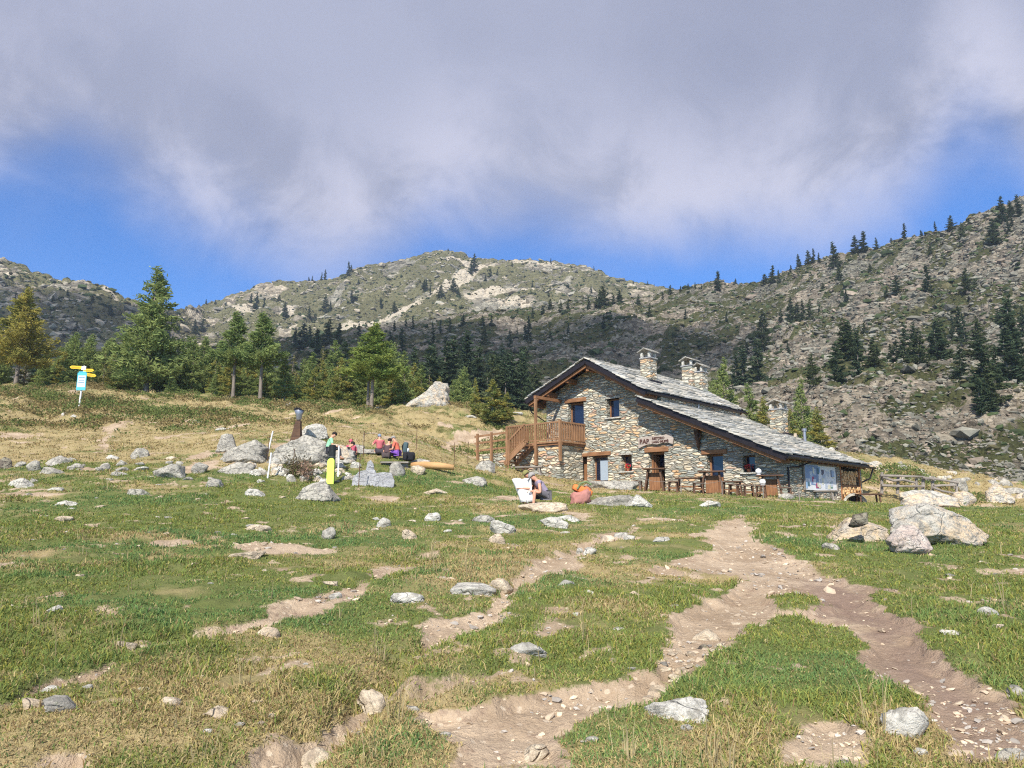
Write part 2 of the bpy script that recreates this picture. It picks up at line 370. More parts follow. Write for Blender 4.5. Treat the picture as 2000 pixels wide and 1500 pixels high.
def Hn(X, Y, dm=0.0):
    far = sst(Y, 26, 60)
    hs = ((X - HO[0]) * HU[0] + (Y - HO[1]) * HU[1], (X - HO[0]) * HV[0] + (Y - HO[1]) * HV[1])
    nearh = 1 - 0.85 * (sst(hs[0], -12, -9) * sst(-hs[0], -12, -9) * sst(hs[1], -5, -3) * sst(-hs[1], -15, -12))
    return H0(X, Y) + ((fbm(X * 0.42, Y * 0.42, 1, 4) - 0.5) * (0.16 + 1.1 * far) + (fbm(X * 1.9, Y * 1.9, 2, 4) - 0.5) * (0.17 + 0.3 * far) * (1 - 0.6 * dm)) * nearh
def hit(px, py, ymin=2.5, ymax=110):
    """where the sight line through a photo pixel meets the meadow"""
    px = np.atleast_1d(np.asarray(px, float)); py = np.atleast_1d(np.asarray(py, float))
    Y = np.geomspace(ymin, ymax, 500); r = ray(px, py); k = Y[None] / r[:, 1:2]
    X = r[:, 0:1] * k; Z = EYE + r[:, 2:3] * k
    under = Z <= Hn(X, np.broadcast_to(Y, X.shape)); i = np.where(under.any(1), under.argmax(1), len(Y) - 1)
    return X[np.arange(len(px)), i], Y[i]
dirt_px = [
 [(1440,1006),(1400,1020),(1352,1042),(1380,1066),(1372,1088),(1300,1100),(1345,1116),(1440,1128),(1452,1136),(1436,1146),(1400,1168),(1330,1186),(1288,1216),(1282,1260),(1284,1300),(1210,1334),(1160,1332),(1050,1352),(960,1366),(795,1386),(835,1412),(890,1434),(915,1460),(895,1505),(1135,1505),(1100,1450),(1110,1408),(1195,1392),(1275,1376),(1345,1326),(1420,1262),(1510,1212),(1560,1206),(1625,1222),(1665,1246),(1680,1290),(1738,1330),(1782,1372),(1830,1440),(1860,1505),(2080,1505),(2060,1440),(1990,1400),(1945,1345),(1840,1290),(1806,1222),(1722,1180),(1716,1150),(1610,1128),(1570,1094),(1500,1062),(1470,1040),(1462,1008)],
 [(1030,1092),(1080,1085),(1130,1062),(1150,1070),(1135,1112),(1090,1128),(1035,1126)],
 [(1130,1066),(1170,1040),(1240,1032),(1240,1052),(1180,1064),(1150,1080)],
 [(820,1226),(862,1208),(930,1196),(992,1190),(1010,1200),(965,1226),(900,1246),(830,1250)],
 [(508,1186),(560,1172),(640,1160),(700,1144),(706,1160),(660,1190),(580,1206),(520,1212)],
 [(375,1240),(440,1220),(515,1206),(510,1224),(440,1240),(390,1250)],
 [(440,1505),(520,1450),(575,1432),(640,1376),(700,1350),(735,1362),(712,1400),(660,1436),(640,1470),(600,1505)],
 [(705,1122),(750,1106),(812,1100),(800,1116),(740,1132)],
 [(1120,1280),(1190,1262),(1200,1272),(1150,1290)],
 [(1530,1440),(1580,1412),(1650,1408),(1690,1440),(1700,1505),(1520,1505)],
 [(50,1505),(110,1476),(150,1470),(160,1505)],
 [(1280,1100),(1240,1110),(1300,1124),(1340,1116)],
 [(195,886),(190,870),(206,846),(196,836),(226,826),(272,820),(240,832),(220,848),(214,862),(222,874),(206,888)],
 [(880,852),(930,848),(960,838),(1000,846),(960,860),(900,866),(800,878),(790,872)],
 [(0,846),(60,848),(100,862),(60,856),(0,852)],
 [(180,1186),(240,1190),(230,1206),(190,1204)],
]
n_main = 1
rut_px = [(1240,1036),(1160,1050),(1090,1085),(1035,1120),(985,1160),(960,1205),(860,1240),(790,1275),(745,1330),(700,1372),(640,1430),(560,1480),(500,1520)]
rut2_px = [(860,1070),(800,1104),(720,1124),(690,1156),(600,1180),(520,1204),(440,1228),(380,1238),(290,1262),(200,1300),(90,1330),(0,1372)]
rut3_px = [(1130,1275),(1050,1290),(960,1300),(860,1330),(770,1360)]
island_px = [(1518,1172),(1552,1160),(1600,1170),(1612,1182),(1560,1188),(1522,1184)]
def toworld(pl):
    a = np.array(pl, float); X, Y = hit(a[:, 0], a[:, 1]); return np.c_[X, Y]
rut_w = [toworld(p) for p in (rut_px, rut2_px, rut3_px)]; dirt_w = [toworld(p) for p in dirt_px]; island_w = toworld(island_px)
def sdist(poly, X, Y):
    """signed distance, negative inside"""
    best = np.full(X.shape, 1e9); ins = np.zeros(X.shape, bool); n = len(poly)
    for i in range(n):
        ax, ay = poly[i]; bx, by = poly[(i + 1) % n]; ex, ey = bx - ax, by - ay; L = ex * ex + ey * ey + 1e-12
        t = np.clip(((X - ax) * ex + (Y - ay) * ey) / L, 0, 1)
        best = np.minimum(best, (X - ax - t * ex) ** 2 + (Y - ay - t * ey) ** 2)
        c = ((ay > Y) != (by > Y)); c &= X < (bx - ax) * (Y - ay) / (by - ay + (by == ay) * 1e-12) + ax; ins ^= c
    d = np.sqrt(best); return np.where(ins, -d, d)
def dirtmask(X, Y):
    """0 turf .. 1 bare trodden soil, plus how deep the trail is worn"""
    X = np.asarray(X, float); Y = np.asarray(Y, float); sh = X.shape; X = X.ravel(); Y = Y.ravel()
    out = np.full(X.shape, 9.0)
    wob = (fbm(X * 2.6, Y * 2.6, 3, 5) - 0.5) * 0.50 + (fbm(X * 11, Y * 11, 8, 3) - 0.5) * 0.26
    for p in dirt_w:
        m = (X > p[:, 0].min() - 1) & (X < p[:, 0].max() + 1) & (Y > p[:, 1].min() - 1) & (Y < p[:, 1].max() + 1)
        if m.any(): out[m] = np.minimum(out[m], sdist(p, X[m], Y[m]))
    m = (np.abs(X - island_w[:, 0].mean()) < 3) & (np.abs(Y - island_w[:, 1].mean()) < 3)
    if m.any(): out[m] = np.maximum(out[m], -sdist(island_w, X[m], Y[m]))
    sc_ = np.clip(Y / 12, 0.5, 2.5)
    f = -(out + wob * sc_) / sc_
    ru = np.full(X.shape, 9.0)
    for r_, wd_ in zip(rut_w, (.13, .09, .08)):
        m = (X > r_[:, 0].min() - 1) & (X < r_[:, 0].max() + 1) & (Y > r_[:, 1].min() - 1) & (Y < r_[:, 1].max() + 1); x, y = X[m], Y[m]; best = np.full(x.shape, 9.0)
        for i in range(len(r_) - 1):
            ax, ay = r_[i]; ex, ey = r_[i + 1] - r_[i]; t = np.clip(((x - ax) * ex + (y - ay) * ey) / (ex * ex + ey * ey), 0, 1); best = np.minimum(best, np.hypot(x - ax - t * ex, y - ay - t * ey))
        ru[m] = np.minimum(ru[m], best - wd_ * (0.25 + 1.5 * fbm(x * .9, y * .9, 27, 3)))
    rut = sst(-(ru + wob * .45), -.10, .10); rutd = sst(-(ru + wob * .3), -.12, .14)
    bald = sst(fbm(X * 0.55 + 5, Y * 0.8, 21, 4), 0.66, 0.76) * (Y > 3) * (Y < 60) * 0.8
    micro = sst(fbm(X * 2.3, Y * 2.6, 23, 4), 0.64, 0.78) * 0.62 * (Y < 45)
    return np.maximum(np.maximum(np.maximum(sst(f, -0.13, 0.17), rut * sst(fbm(X * .7 + 3, Y * .7, 29, 2), .28, .5)), bald * sst(out, 0.0, 0.6)), micro).reshape(sh), np.maximum(sst(f, -0.06, 0.30), rutd * 1.9).reshape(sh)
def H(X, Y, masks=None):
    X = np.asarray(X, float); Y = np.asarray(Y, float)
    dm, dp = dirtmask(X, Y) if masks is None else masks
    z = Hn(X, Y, dm)
    z = z - dp * (0.035 + 0.05 * sst(fbm(X * 0.5, Y * 0.5, 44, 2), 0.35, 0.65)) + dm * (fbm(X * 7, Y * 7, 6, 4) - 0.5) * 0.05
    return z
def Hs(x, y): return float(H(np.array([x]), np.array([y]))[0])
def dryness(X, Y):
    n = fbm(X * 0.30, Y * 0.45, 31, 5); n2 = fbm(X * 1.6, Y * 2.2, 32, 3)
    d = (n - 0.46) * 3.4 + (n2 - 0.5) * 1.9 + 0.10
    d = d - 0.75 * np.exp(-((Y - 19) / 3.2) ** 2) * sst(-X, -1, 4) - 0.25 * sst(X, 2, 8) * (1 - sst(Y, 26, 40))
    d = d + 1.15 * sst(Y, 25, 31) * (1 - sst(Y, 48, 62) * 0.4) - 0.8 * np.exp(-((Y - 31) / 5) ** 2) * sst(X, -6, 0) * (1 - sst(Y, 36, 42))
    return np.clip(d, 0, 1)
TH = np.radians(np.linspace(-56, 56, 1060)); RR = np.geomspace(1.1, 150, 760)
GX = (RR[:, None] * np.sin(TH)[None]); GY = RR[:, None] * np.cos(TH)[None] - 0.3
gm = dirtmask(GX, GY); GZ = H(GX, GY, gm)
nr, nc = GX.shape; idx = np.arange(nr * nc).reshape(nr, nc)
gf = np.stack([idx[:-1, :-1], idx[:-1, 1:], idx[1:, 1:], idx[1:, :-1]], -1).reshape(-1, 4)
def ground_mat():
    m, q = new_mat('meadow'); oc = q.n('ShaderNodeTexCoord').outputs['Object']
    dirt = q.n('ShaderNodeAttribute', attribute_name='dirt').outputs['Fac']; dry = q.n('ShaderNodeAttribute', attribute_name='dry').outputs['Fac']; tr = q.n('ShaderNodeAttribute', attribute_name='scrub').outputs['Fac']
    a = q.noise(oc, 1.3, 6, 0.65); b = q.noise(oc, 9, 6, 0.7); c = q.noise(oc, 38, 4, 0.7)
    g = q.mix(b, (0.09, 0.115, 0.035), (0.19, 0.215, 0.07)); y = q.mix(b, (0.26, 0.20, 0.095), (0.48, 0.385, 0.20))
    f = q.m('ADD', dry, q.m('MULTIPLY', q.m('SUBTRACT', a, 0.5), 1.2), clamp=True)
    gr = q.mix(f, g, y)
    gr = q.mix(q.m('MULTIPLY', tr, q.ss(q.noise(oc, 0.55, 5, 0.6, 0.6), 0.52, 0.64)), gr, q.mix(b, (0.05, 0.065, 0.02), (0.16, 0.15, 0.05)))
    so = q.mix(q.ss(a, 0.35, 0.65), (0.37, 0.275, 0.185), (0.54, 0.42, 0.295)); so = q.mix(q.m('MULTIPLY', q.ss(b, 0.5, 0.7), q.ss(q.noise(oc, 0.35, 3), 0.4, 0.62)), so, (0.27, 0.185, 0.135))
    peb = q.n('ShaderNodeTexVoronoi', {'Vector': oc, 'Scale': 17.0}); pc = q.n('ShaderNodeSeparateColor', {0: peb.outputs['Color']})
    pm = q.m('MULTIPLY', q.ss(pc.outputs[0], 0.80, 0.86), q.ss(q.m('SUBTRACT', 0.55, peb.outputs['Distance']), 0.1, 0.25))
    so = q.mix(pm, so, (0.60, 0.49, 0.36))
    dm = q.ss(q.m('ADD', dirt, q.m('ADD', q.m('MULTIPLY', q.m('SUBTRACT', b, 0.5), 1.1), q.m('MULTIPLY', q.m('SUBTRACT', c, 0.5), 0.7))), 0.30, 0.68)
    so = q.mix(q.m('MULTIPLY', q.n('ShaderNodeAttribute', attribute_name='humus').outputs['Fac'], q.ss(q.noise(oc, 1.1, 5, 0.7, .5), 0.30, 0.52)), so, q.mix(b, (0.20, 0.135, 0.10), (0.36, 0.26, 0.20)))
    cc = q.mix(dm, gr, so)
    h = q.m('ADD', q.m('MULTIPLY', b, 0.6), q.m('MULTIPLY', c, 0.45))
    return finish(m, q, cc, 0.95, h, 0.9, 0.07, spec=0.1)
scrub = sst(GY, 38, 46) * (1 - sst(GX, 20, 30))
hum_w = toworld([(1590,1130),(1720,1150),(1800,1220),(1840,1290),(1960,1360),(2090,1470),(2060,1520),(1850,1520),(1790,1370),(1700,1310),(1700,1250),(1590,1200),(1530,1180)])
hum = sst(-sdist(hum_w, GX, GY), -.5, .5)
ground = obj('ground', mesh_np('ground', np.stack([GX, GY, GZ], -1).reshape(-1, 3), gf, ground_mat(), True,
             attrs={'dirt': gm[0].ravel(), 'dry': dryness(GX, GY).ravel(), 'scrub': scrub.ravel(), 'humus': hum.ravel()}))
tag(ground, kind='structure')

# ================================================================ HILLS
def itp(tab, x): a = np.array(tab, float); return np.interp(x, a[:, 0], a[:, 1])
A_crest = [(-700,730),(-200,725),(0,712),(300,692),(480,668),(560,660),(640,652),(700,642),(780,634),(850,622),(930,612),(1000,606),(1080,600),(1120,588),(1200,580),(1270,584),(1300,574),(1345,566),(1400,553),(1425,556),(1450,557),(1490,552),(1545,528),(1600,510),(1650,497),(1690,489),(1720,484),(1755,472),(1807,458),(1850,444),(1880,430),(1895,420),(1918,412),(1940,400),(1965,396),(2000,381),(2080,350),(2200,310),(2700,240)]
A_base = [(-700,840),(1000,840),(1200,862),(1400,880),(1600,893),(1690,902),(1850,930),(2000,952),(2200,985),(2700,1010)]
A_d0 = [(-700,96),(1000,96),(1300,84),(1500,72),(1690,60),(1850,58),(2000,56),(2700,50)]
A_d1 = [(-700,260),(560,300),(900,330),(1300,345),(1400,330),(1500,310),(1700,270),(1850,245),(2000,230),(2700,200)]
def hill_disp(X, Y, v, k):
    env = 1 - 0.75 * sst(v, 0.82, 1.0)
    b1, b2, idv = worley(X / 5.2, Y / 7.0, 50); c1, c2, idc = worley(X / 2.1, Y / 2.6, 60)
    rid = 1 - np.abs(2 * fbm(X / 30, Y / 34, 40, 4) - 1)
    z = (fbm(X / 48, Y / 48, 41, 3) - 0.5) * 14 * env + (rid - 0.7) * 5.5 * env
    z = z + (np.clip(b2 - b1, 0, 0.5) * 1.5 + idv * 1.1 - .8) * (0.35 + 0.65 * env) * k + (np.clip(c2 - c1, 0, 0.5) * 1.0 + idc * 0.8 - 0.6) * k
    return z
def hillA(x, v):
    x = np.asarray(x, float); v = np.asarray(v, float)
    yb, yc = itp(A_base, x), itp(A_crest, x); d0, d1 = itp(A_d0, x), itp(A_d1, x)
    vv = np.clip(v, -1, 1); Y = d0 + (d1 - d0) * np.where(vv > 0, vv ** 1.15, vv)
    P = P3(x, yb + (yc - yb) * vv, Y)
    over = np.clip(v - 1, 0, 9); P[..., 1] += over * 260; P[..., 0] *= (1 + over * 0.8); P[..., 2] -= over * 130 + np.clip(-v, 0, 1) * 60
    P[..., 2] += hill_disp(P[..., 0], P[..., 1], v, 1.0) * sst(v, -0.02, 0.08) * np.where(over > 0.02, 0.3, 1)
    return P
B_crest = [(-700,420),(-300,470),(-100,500),(0,506),(30,516),(60,532),(100,545),(160,548),(200,560),(240,578),(300,597),(345,606),(400,598),(430,590),(450,580),(500,562),(550,547),(610,548),(650,546),(690,527),(730,515),(770,510),(800,503),(830,495),(870,493),(900,498),(950,508),(1000,510),(1050,512),(1100,517),(1150,525),(1180,538),(1220,548),(1290,560),(1330,572),(1400,600),(1600,650),(2700,720)]
def hillB(x, v):
    x = np.asarray(x, float); v = np.asarray(v, float)
    yb, yc = 770.0, itp(B_crest, x); left = 1 - sst(x, 280, 420)
    d0 = 380 - 130 * left; d1 = 640 - 200 * left - 60 * sst(x, 1100, 1400)
    vv = np.clip(v, -1, 1); Y = d0 + (d1 - d0) * np.where(vv > 0, vv ** 1.3, vv)
    P = P3(x, yb + (yc - yb) * vv, Y)
    over = np.clip(v - 1, 0, 9); P[..., 1] += over * 500; P[..., 0] *= (1 + over * 0.8); P[..., 2] -= over * 260 + np.clip(-v, 0, 1) * 100
    env = 1 - 0.8 * sst(v, 0.85, 1.0); X, Y = P[..., 0], P[..., 1]
    b1, b2, idv = worley(X / 14, Y / 16, 70); c1, c2, idc = worley(X / 6, Y / 6, 75)
    rid = 1 - np.abs(2 * fbm(X / 90, Y / 100, 71, 4) - 1)
    dz = ((fbm(X / 120, Y / 120, 72, 4) - 0.5) * 34 + (rid - 0.7) * 16) * env + (np.clip(b2 - b1, 0, .5) * 5 + idv * 4 - 3) * (0.3 + 0.7 * env) + (np.clip(c2 - c1, 0, .5) * 2 + idc * 2 - 1.4)
    P[..., 2] += dz * sst(v, 0, 0.1) * np.where(over > 0.02, 0.3, 1)
    return P
def hill_mat(name, rockA, rockB, vegA, vegB, sc_, streak, bd):
    m, q = new_mat(name); oc = q.n('ShaderNodeTexCoord').outputs['Object']
    veg = q.n('ShaderNodeAttribute', attribute_name='veg').outputs['Fac']; pale = q.n('ShaderNodeAttribute', attribute_name='pale').outputs['Fac']
    st = q.n('ShaderNodeMapping', {'Vector': oc, 'Scale': (1.0, 0.75, 1.7), 'Rotation': streak}).outputs[0]
    wob = q.n('ShaderNodeTexNoise', {'Vector': st, 'Scale': 0.5 * sc_, 'Detail': 3}).outputs[1]
    st2 = q.vm('ADD', st, q.n('ShaderNodeVectorMath', {0: wob, 'Scale': 2.2 / sc_}, operation='SCALE').outputs[0])
    v1 = q.n('ShaderNodeTexVoronoi', {'Vector': st2, 'Scale': 0.62 * sc_}); cr = q.n('ShaderNodeSeparateColor', {0: v1.outputs['Color']})
    v2 = q.n('ShaderNodeTexVoronoi', {'Vector': st2, 'Scale': 1.5 * sc_}); cr2 = q.n('ShaderNodeSeparateColor', {0: v2.outputs['Color']})
    n = q.noise(st, 0.8 * sc_, 6, 0.7); nb = q.noise(oc, 0.035 * sc_, 4, 0.6); nf = q.noise(st, 3.0 * sc_, 5, 0.7)
    rk = q.mix(q.ss(nb, 0.4, 0.6), rockA, rockB)
    rk = q.mix(1.0, rk, q.ramp(cr.outputs[0], [(0.0, (0.5,) * 3), (0.5, (0.98,) * 3), (1.0, (1.6,) * 3)]), 'MULTIPLY')
    rk = q.mix(1.0, rk, q.ramp(cr2.outputs[1], [(0.0, (0.78,) * 3), (1.0, (1.25,) * 3)]), 'MULTIPLY')
    rk = q.mix(1.0, rk, q.ramp(nf, [(0.25, (0.7,) * 3), (0.75, (1.25,) * 3)]), 'MULTIPLY')
    vg = q.mix(n, vegA, vegB)
    vg = q.mix(1.0, vg, q.ramp(nf, [(0.3, (0.5,) * 3), (0.7, (1.5,) * 3)]), 'MULTIPLY')
    f = q.ss(q.m('ADD', veg, q.m('ADD', q.m('MULTIPLY', q.m('SUBTRACT', n, 0.5), 1.5), q.m('MULTIPLY', q.m('SUBTRACT', nf, 0.5), 1.3))), 0.42, 0.60)
    cc = q.mix(f, rk, vg)
    cc = q.mix(1.0, cc, q.ramp(q.noise(oc, 0.09 * sc_, 5, 0.65, 0.4), [(0.3, (0.78,) * 3), (0.7, (1.22,) * 3)]), 'MULTIPLY')
    cc = q.mix(q.m('MULTIPLY', q.ss(q.m('ADD', pale, q.m('MULTIPLY', q.m('SUBTRACT', n, 0.5), 0.9)), 0.4, 0.6), 0.85), cc, q.mix(nf, (0.50, 0.42, 0.31), (0.72, 0.64, 0.50)))
    h = q.m('ADD', q.m('MULTIPLY', q.m('SUBTRACT', 1.0, v1.outputs['Distance']), 1.0), q.m('ADD', q.m('MULTIPLY', q.m('SUBTRACT', 1.0, v2.outputs['Distance']), 0.5), q.m('MULTIPLY', nf, 0.4)))
    h = q.m('ADD', h, q.m('MULTIPLY', cr.outputs[2], 0.8))
    return finish(m, q, cc, 0.95, h, 1.0, bd, spec=0.1)
def hill_mesh(name, fn, xs, vs, mat, vegf, palef):
    x, v = np.meshgrid(xs, vs); P = fn(x, v); n, c = x.shape; idx = np.arange(n * c).reshape(n, c)
    f = np.stack([idx[:-1, :-1], idx[:-1, 1:], idx[1:, 1:], idx[1:, :-1]], -1).reshape(-1, 4)
    o = obj(name, mesh_np(name, P.reshape(-1, 3), f, mat, True, attrs={'veg': vegf(x, v, P).ravel(), 'pale': palef(x, v, P).ravel()}))
    return tag(o, kind='structure')
def vegA_f(x, v, P):
    X, Y = P[..., 0], P[..., 1]; a = fbm((X * 0.8 + Y * 0.6) / 14, (Y * 0.8 - X * 0.6) / 5, 81, 5)
    mid = 1 - sst(x, 1250, 1500)
    r = sst(a, 0.42, 0.60) * 0.95 + 0.04 + mid * 0.10 + 0.30 * sst(x, 1500, 1650) * (1 - sst(v, 0.0, 0.12)) - 0.25 * sst(v, 0.6, 0.9) * sst(x, 1500, 1700)
    return r
def ell(x, y, L):
    r = np.zeros(x.shape)
    for cx, cy, rx, ry, th in L:
        c, s = math.cos(R(th)), math.sin(R(th)); dx, dy = x - cx, y - cy
        r = np.maximum(r, np.exp(-(((dx * c + dy * s) / rx) ** 2 + ((-dx * s + dy * c) / ry) ** 2)))
    return r
def hy(x, v, base, crest): return base + (crest - base) * v
xsA = np.r_[np.linspace(-700, 500, 160), np.linspace(503, 2060, 780), np.linspace(2070, 2700, 90)]
vsA = np.r_[np.linspace(-0.12, 0, 8), np.linspace(0.004, 1.0, 330), np.linspace(1.02, 1.5, 14)]
hill_mesh('rocky_hillside', hillA, xsA, vsA,
          hill_mat('scree', (0.165, 0.158, 0.122), (0.235, 0.20, 0.15), (0.042, 0.050, 0.020), (0.105, 0.105, 0.045), 1.0, (0.0, 0.0, 0.5), 0.75),
          vegA_f, lambda x, v, P: 0 * x)
palesB = [(905,560,70,16,-38),(700,632,50,9,-8),(780,618,60,9,-12),(960,594,80,10,-8),(870,582,45,12,-30),(1040,520,60,7,5),(480,605,40,10,0),(560,600,20,8,0),(1000,620,60,10,10),(890,520,45,10,0),(1030,588,60,8,-10),(120,605,60,6,0),(215,572,25,5,30)]
def vegB_f(x, v, P):
    X, Y = P[..., 0], P[..., 1]; a = fbm(X / 20, Y / 14, 91, 5); return sst(a, 0.30, 0.54) * 0.9 + 0.10 + 0.1 * (1 - sst(x, 280, 420))
hill_mesh('distant_mountain', hillB, np.r_[np.linspace(-700, -60, 60), np.linspace(-50, 1620, 620), np.linspace(1640, 2700, 50)],
          np.r_[np.linspace(-0.1, 0, 4), np.linspace(0.01, 1.0, 230), np.linspace(1.02, 1.4, 10)],
          hill_mat('far_rock', (0.25, 0.232, 0.18), (0.35, 0.30, 0.22), (0.10, 0.105, 0.05), (0.215, 0.195, 0.105), 0.33, (0, 0, -0.4), 2.0),
          vegB_f, lambda x, v, P: ell(x, hy(x, v, 770.0, itp(B_crest, x)), palesB) * 1.1 - 0.1)
def uvA(px, py):
    yb, yc = itp(A_base, px), itp(A_crest, px); return (yb - py) / (yb - yc)
def onA(px, py): return hillA(np.array([float(px)]), np.array([float(uvA(px, py))]))[0]
def onB(px, py): yc = itp(B_crest, px); return hillB(np.array([float(px)]), np.array([(770.0 - py) / (770.0 - yc)]))[0]

# loose scree blocks: thousands, uncountable
def ico(sub):
    import bmesh
    bm = bmesh.new(); bmesh.ops.create_icosphere(bm, subdivisions=sub, radius=1.0)
    V = np.array([v.co for v in bm.verts]); Fa = np.array([[v.index for v in f.verts] for f in bm.faces]); bm.free(); return V, Fa
def rockform(V, seed, planes=11, rough=0.1, flat=1.0):
    g = np.random.default_rng(seed); N = g.normal(size=(planes, 3)); N /= np.linalg.norm(N, axis=1)[:, None]; h = g.uniform(0.55, 1.0, planes)
    dd = V / np.linalg.norm(V, axis=1)[:, None]; dot = dd @ N.T
    r = np.min(np.where(dot > 0.05, h[None] / np.maximum(dot, 0.05), 9), axis=1); r = np.minimum(r, 1.25)
    if rough: r = r * (1 + rough * 2 * (fbm(dd[:, 0] * 2.3 + dd[:, 2] * 1.7 + seed, dd[:, 1] * 2.3 + dd[:, 2] * 1.1, seed, 4) - 0.5))
    return dd * r[:, None] * np.array([1, 1, flat])
def scatter(name, base, pos, size, rot, colr, mat, smooth=False, aspect=(1, 0.7, 0.45), tilt=0.25):
    """one mesh of many copies of a few forms at given places"""
    g = np.random.default_rng(len(pos)); Vs, Fs, Cs = [], [], []; k = 0; which = g.integers(0, len(base), len(pos))
    for b, (BV, BF) in enumerate(base):
        I = np.where(which == b)[0]; n = len(I)
        if not n: continue
        asp = np.array(aspect)[None] * g.uniform(0.7, 1.3, (n, 3)); V = BV[None] * (asp * size[I, None])[:, None]
        tx = g.normal(0, tilt, n); ty = g.normal(0, tilt, n)
        y2 = V[..., 1] * np.cos(tx)[:, None] - V[..., 2] * np.sin(tx)[:, None]; z2 = V[..., 1] * np.sin(tx)[:, None] + V[..., 2] * np.cos(tx)[:, None]
        x3 = V[..., 0] * np.cos(ty)[:, None] + z2 * np.sin(ty)[:, None]; z3 = -V[..., 0] * np.sin(ty)[:, None] + z2 * np.cos(ty)[:, None]
        c, s = np.cos(rot[I])[:, None], np.sin(rot[I])[:, None]
        W = np.stack([x3 * c - y2 * s, x3 * s + y2 * c, z3], -1) + pos[I][:, None]
        Vs.append(W.reshape(-1, 3)); Fs.append((BF[None] + (np.arange(n) * len(BV))[:, None, None] + k).reshape(-1, BF.shape[1]))
        Cs.append(np.repeat(colr[I], len(BV), 0)); k += n * len(BV)
    return obj(name, mesh_np(name, np.concatenate(Vs), np.concatenate(Fs), mat, smooth, np.concatenate(Cs)))
M['scree_rock'] = attr_mat('scree_rock', 0.95, 1.1, 0.35, 0.6)
g = np.random.default_rng(5)
I0 = ico(1); base_rocks = [(rockform(I0[0], s, 9, 0.0), I0[1]) for s in range(10)]
n = 62000
px = g.uniform(-100, 2500, n * 2); vv = g.uniform(0, 1.0, n * 2); keep = (g.random(n * 2) < np.where(px > 1350, 1.0, 0.25)); px, vv = px[keep][:n], vv[keep][:n]
X = hillA(px, vv); clump = fbm(X[:, 0] / 9, X[:, 1] / 12, 88, 3)
kp = g.random(len(px)) < sst(clump, 0.35, 0.6) * 0.7 + 0.3; px, vv, X, clump = px[kp], vv[kp], X[kp], clump[kp]
sz = np.exp(g.normal(-0.75, 0.5, len(px))) * (0.42 + 0.60 * sst(X[:, 1], 60, 200)); X[:, 2] += sz * 0.05
tone = g.uniform(0.62, 1.35, len(px))[:, None] * np.where(g.random(len(px))[:, None] < 0.28, np.array([[0.27, 0.22, 0.168]]), np.array([[0.205, 0.195, 0.155]]))
tag(scatter('scree_boulders', base_rocks, X, sz, g.normal(0.5, 0.5, len(px)), tone, M['scree_rock']),
    'loose grey and buff rocks covering the steep slope on the right', 'scree', kind='stuff')

# rocks on the far mountain, and dwarf scrub on both slopes
g = np.random.default_rng(15); n = 9000
px = g.uniform(-60, 1500, n); vv = g.uniform(0.05, 1.0, n); X = hillB(px, vv); cl = fbm(X[:, 0] / 26, X[:, 1] / 30, 89, 3)
kp = g.random(n) < sst(cl, 0.38, 0.62) * .9 + .1; px, vv, X = px[kp], vv[kp], X[kp]; sz = np.exp(g.normal(0.25, 0.5, len(px)))
tone = g.uniform(0.65, 1.35, len(px))[:, None] * np.where(g.random(len(px))[:, None] < 0.45, np.array([[0.36, 0.31, 0.23]]), np.array([[0.26, 0.245, 0.195]]))
tag(scatter('mountain_rocks', base_rocks, X, sz, g.normal(0.2, 0.5, len(px)), tone, M['scree_rock']), 'buff and grey rocks strewn over the distant mountain', 'rocks', kind='stuff')
def scrub_clumps(name, fn, x0, x1, n, s0, seed, label, msk):
    g = np.random.default_rng(seed); px = g.uniform(x0, x1, n); vv = g.uniform(0.03, 1.0, n); X = fn(px, vv); m = msk(px, vv, X); kp = g.random(n) < m; X = X[kp]; k = len(X)
    sz = s0 * np.exp(g.normal(0, 0.45, k)) * np.clip(X[:, 1] / 190, .3, 1.1) * (1.0 if s0 < 1 else .62); tone = np.where(g.random((k, 1)) < .25, [[.10, .09, .045]], [[.045, .062, .026]]) * g.uniform(.6, 1.5, (k, 1))
    tag(scatter(name, [(rockform(I0[0], s, 14, 0.35), I0[1]) for s in range(4)], X, sz, g.uniform(0, 6, k), tone, M['scree_rock'], aspect=(1, .8, .5)), label, 'scrub', kind='stuff')
scrub_clumps('slope_scrub', hillA, -100, 2500, 30000, .75, 17, 'low dark green scrub between the rocks of the slopes', lambda x, v, P: sst(vegA_f(x, v, P), .25, .7) * .7 + .22)
scrub_clumps('mountain_scrub', hillB, -60, 1500, 14000, 1.7, 18, 'low olive scrub dotted over the distant mountain', lambda x, v, P: sst(vegB_f(x, v, P), .2, .6) * .7 + .1)

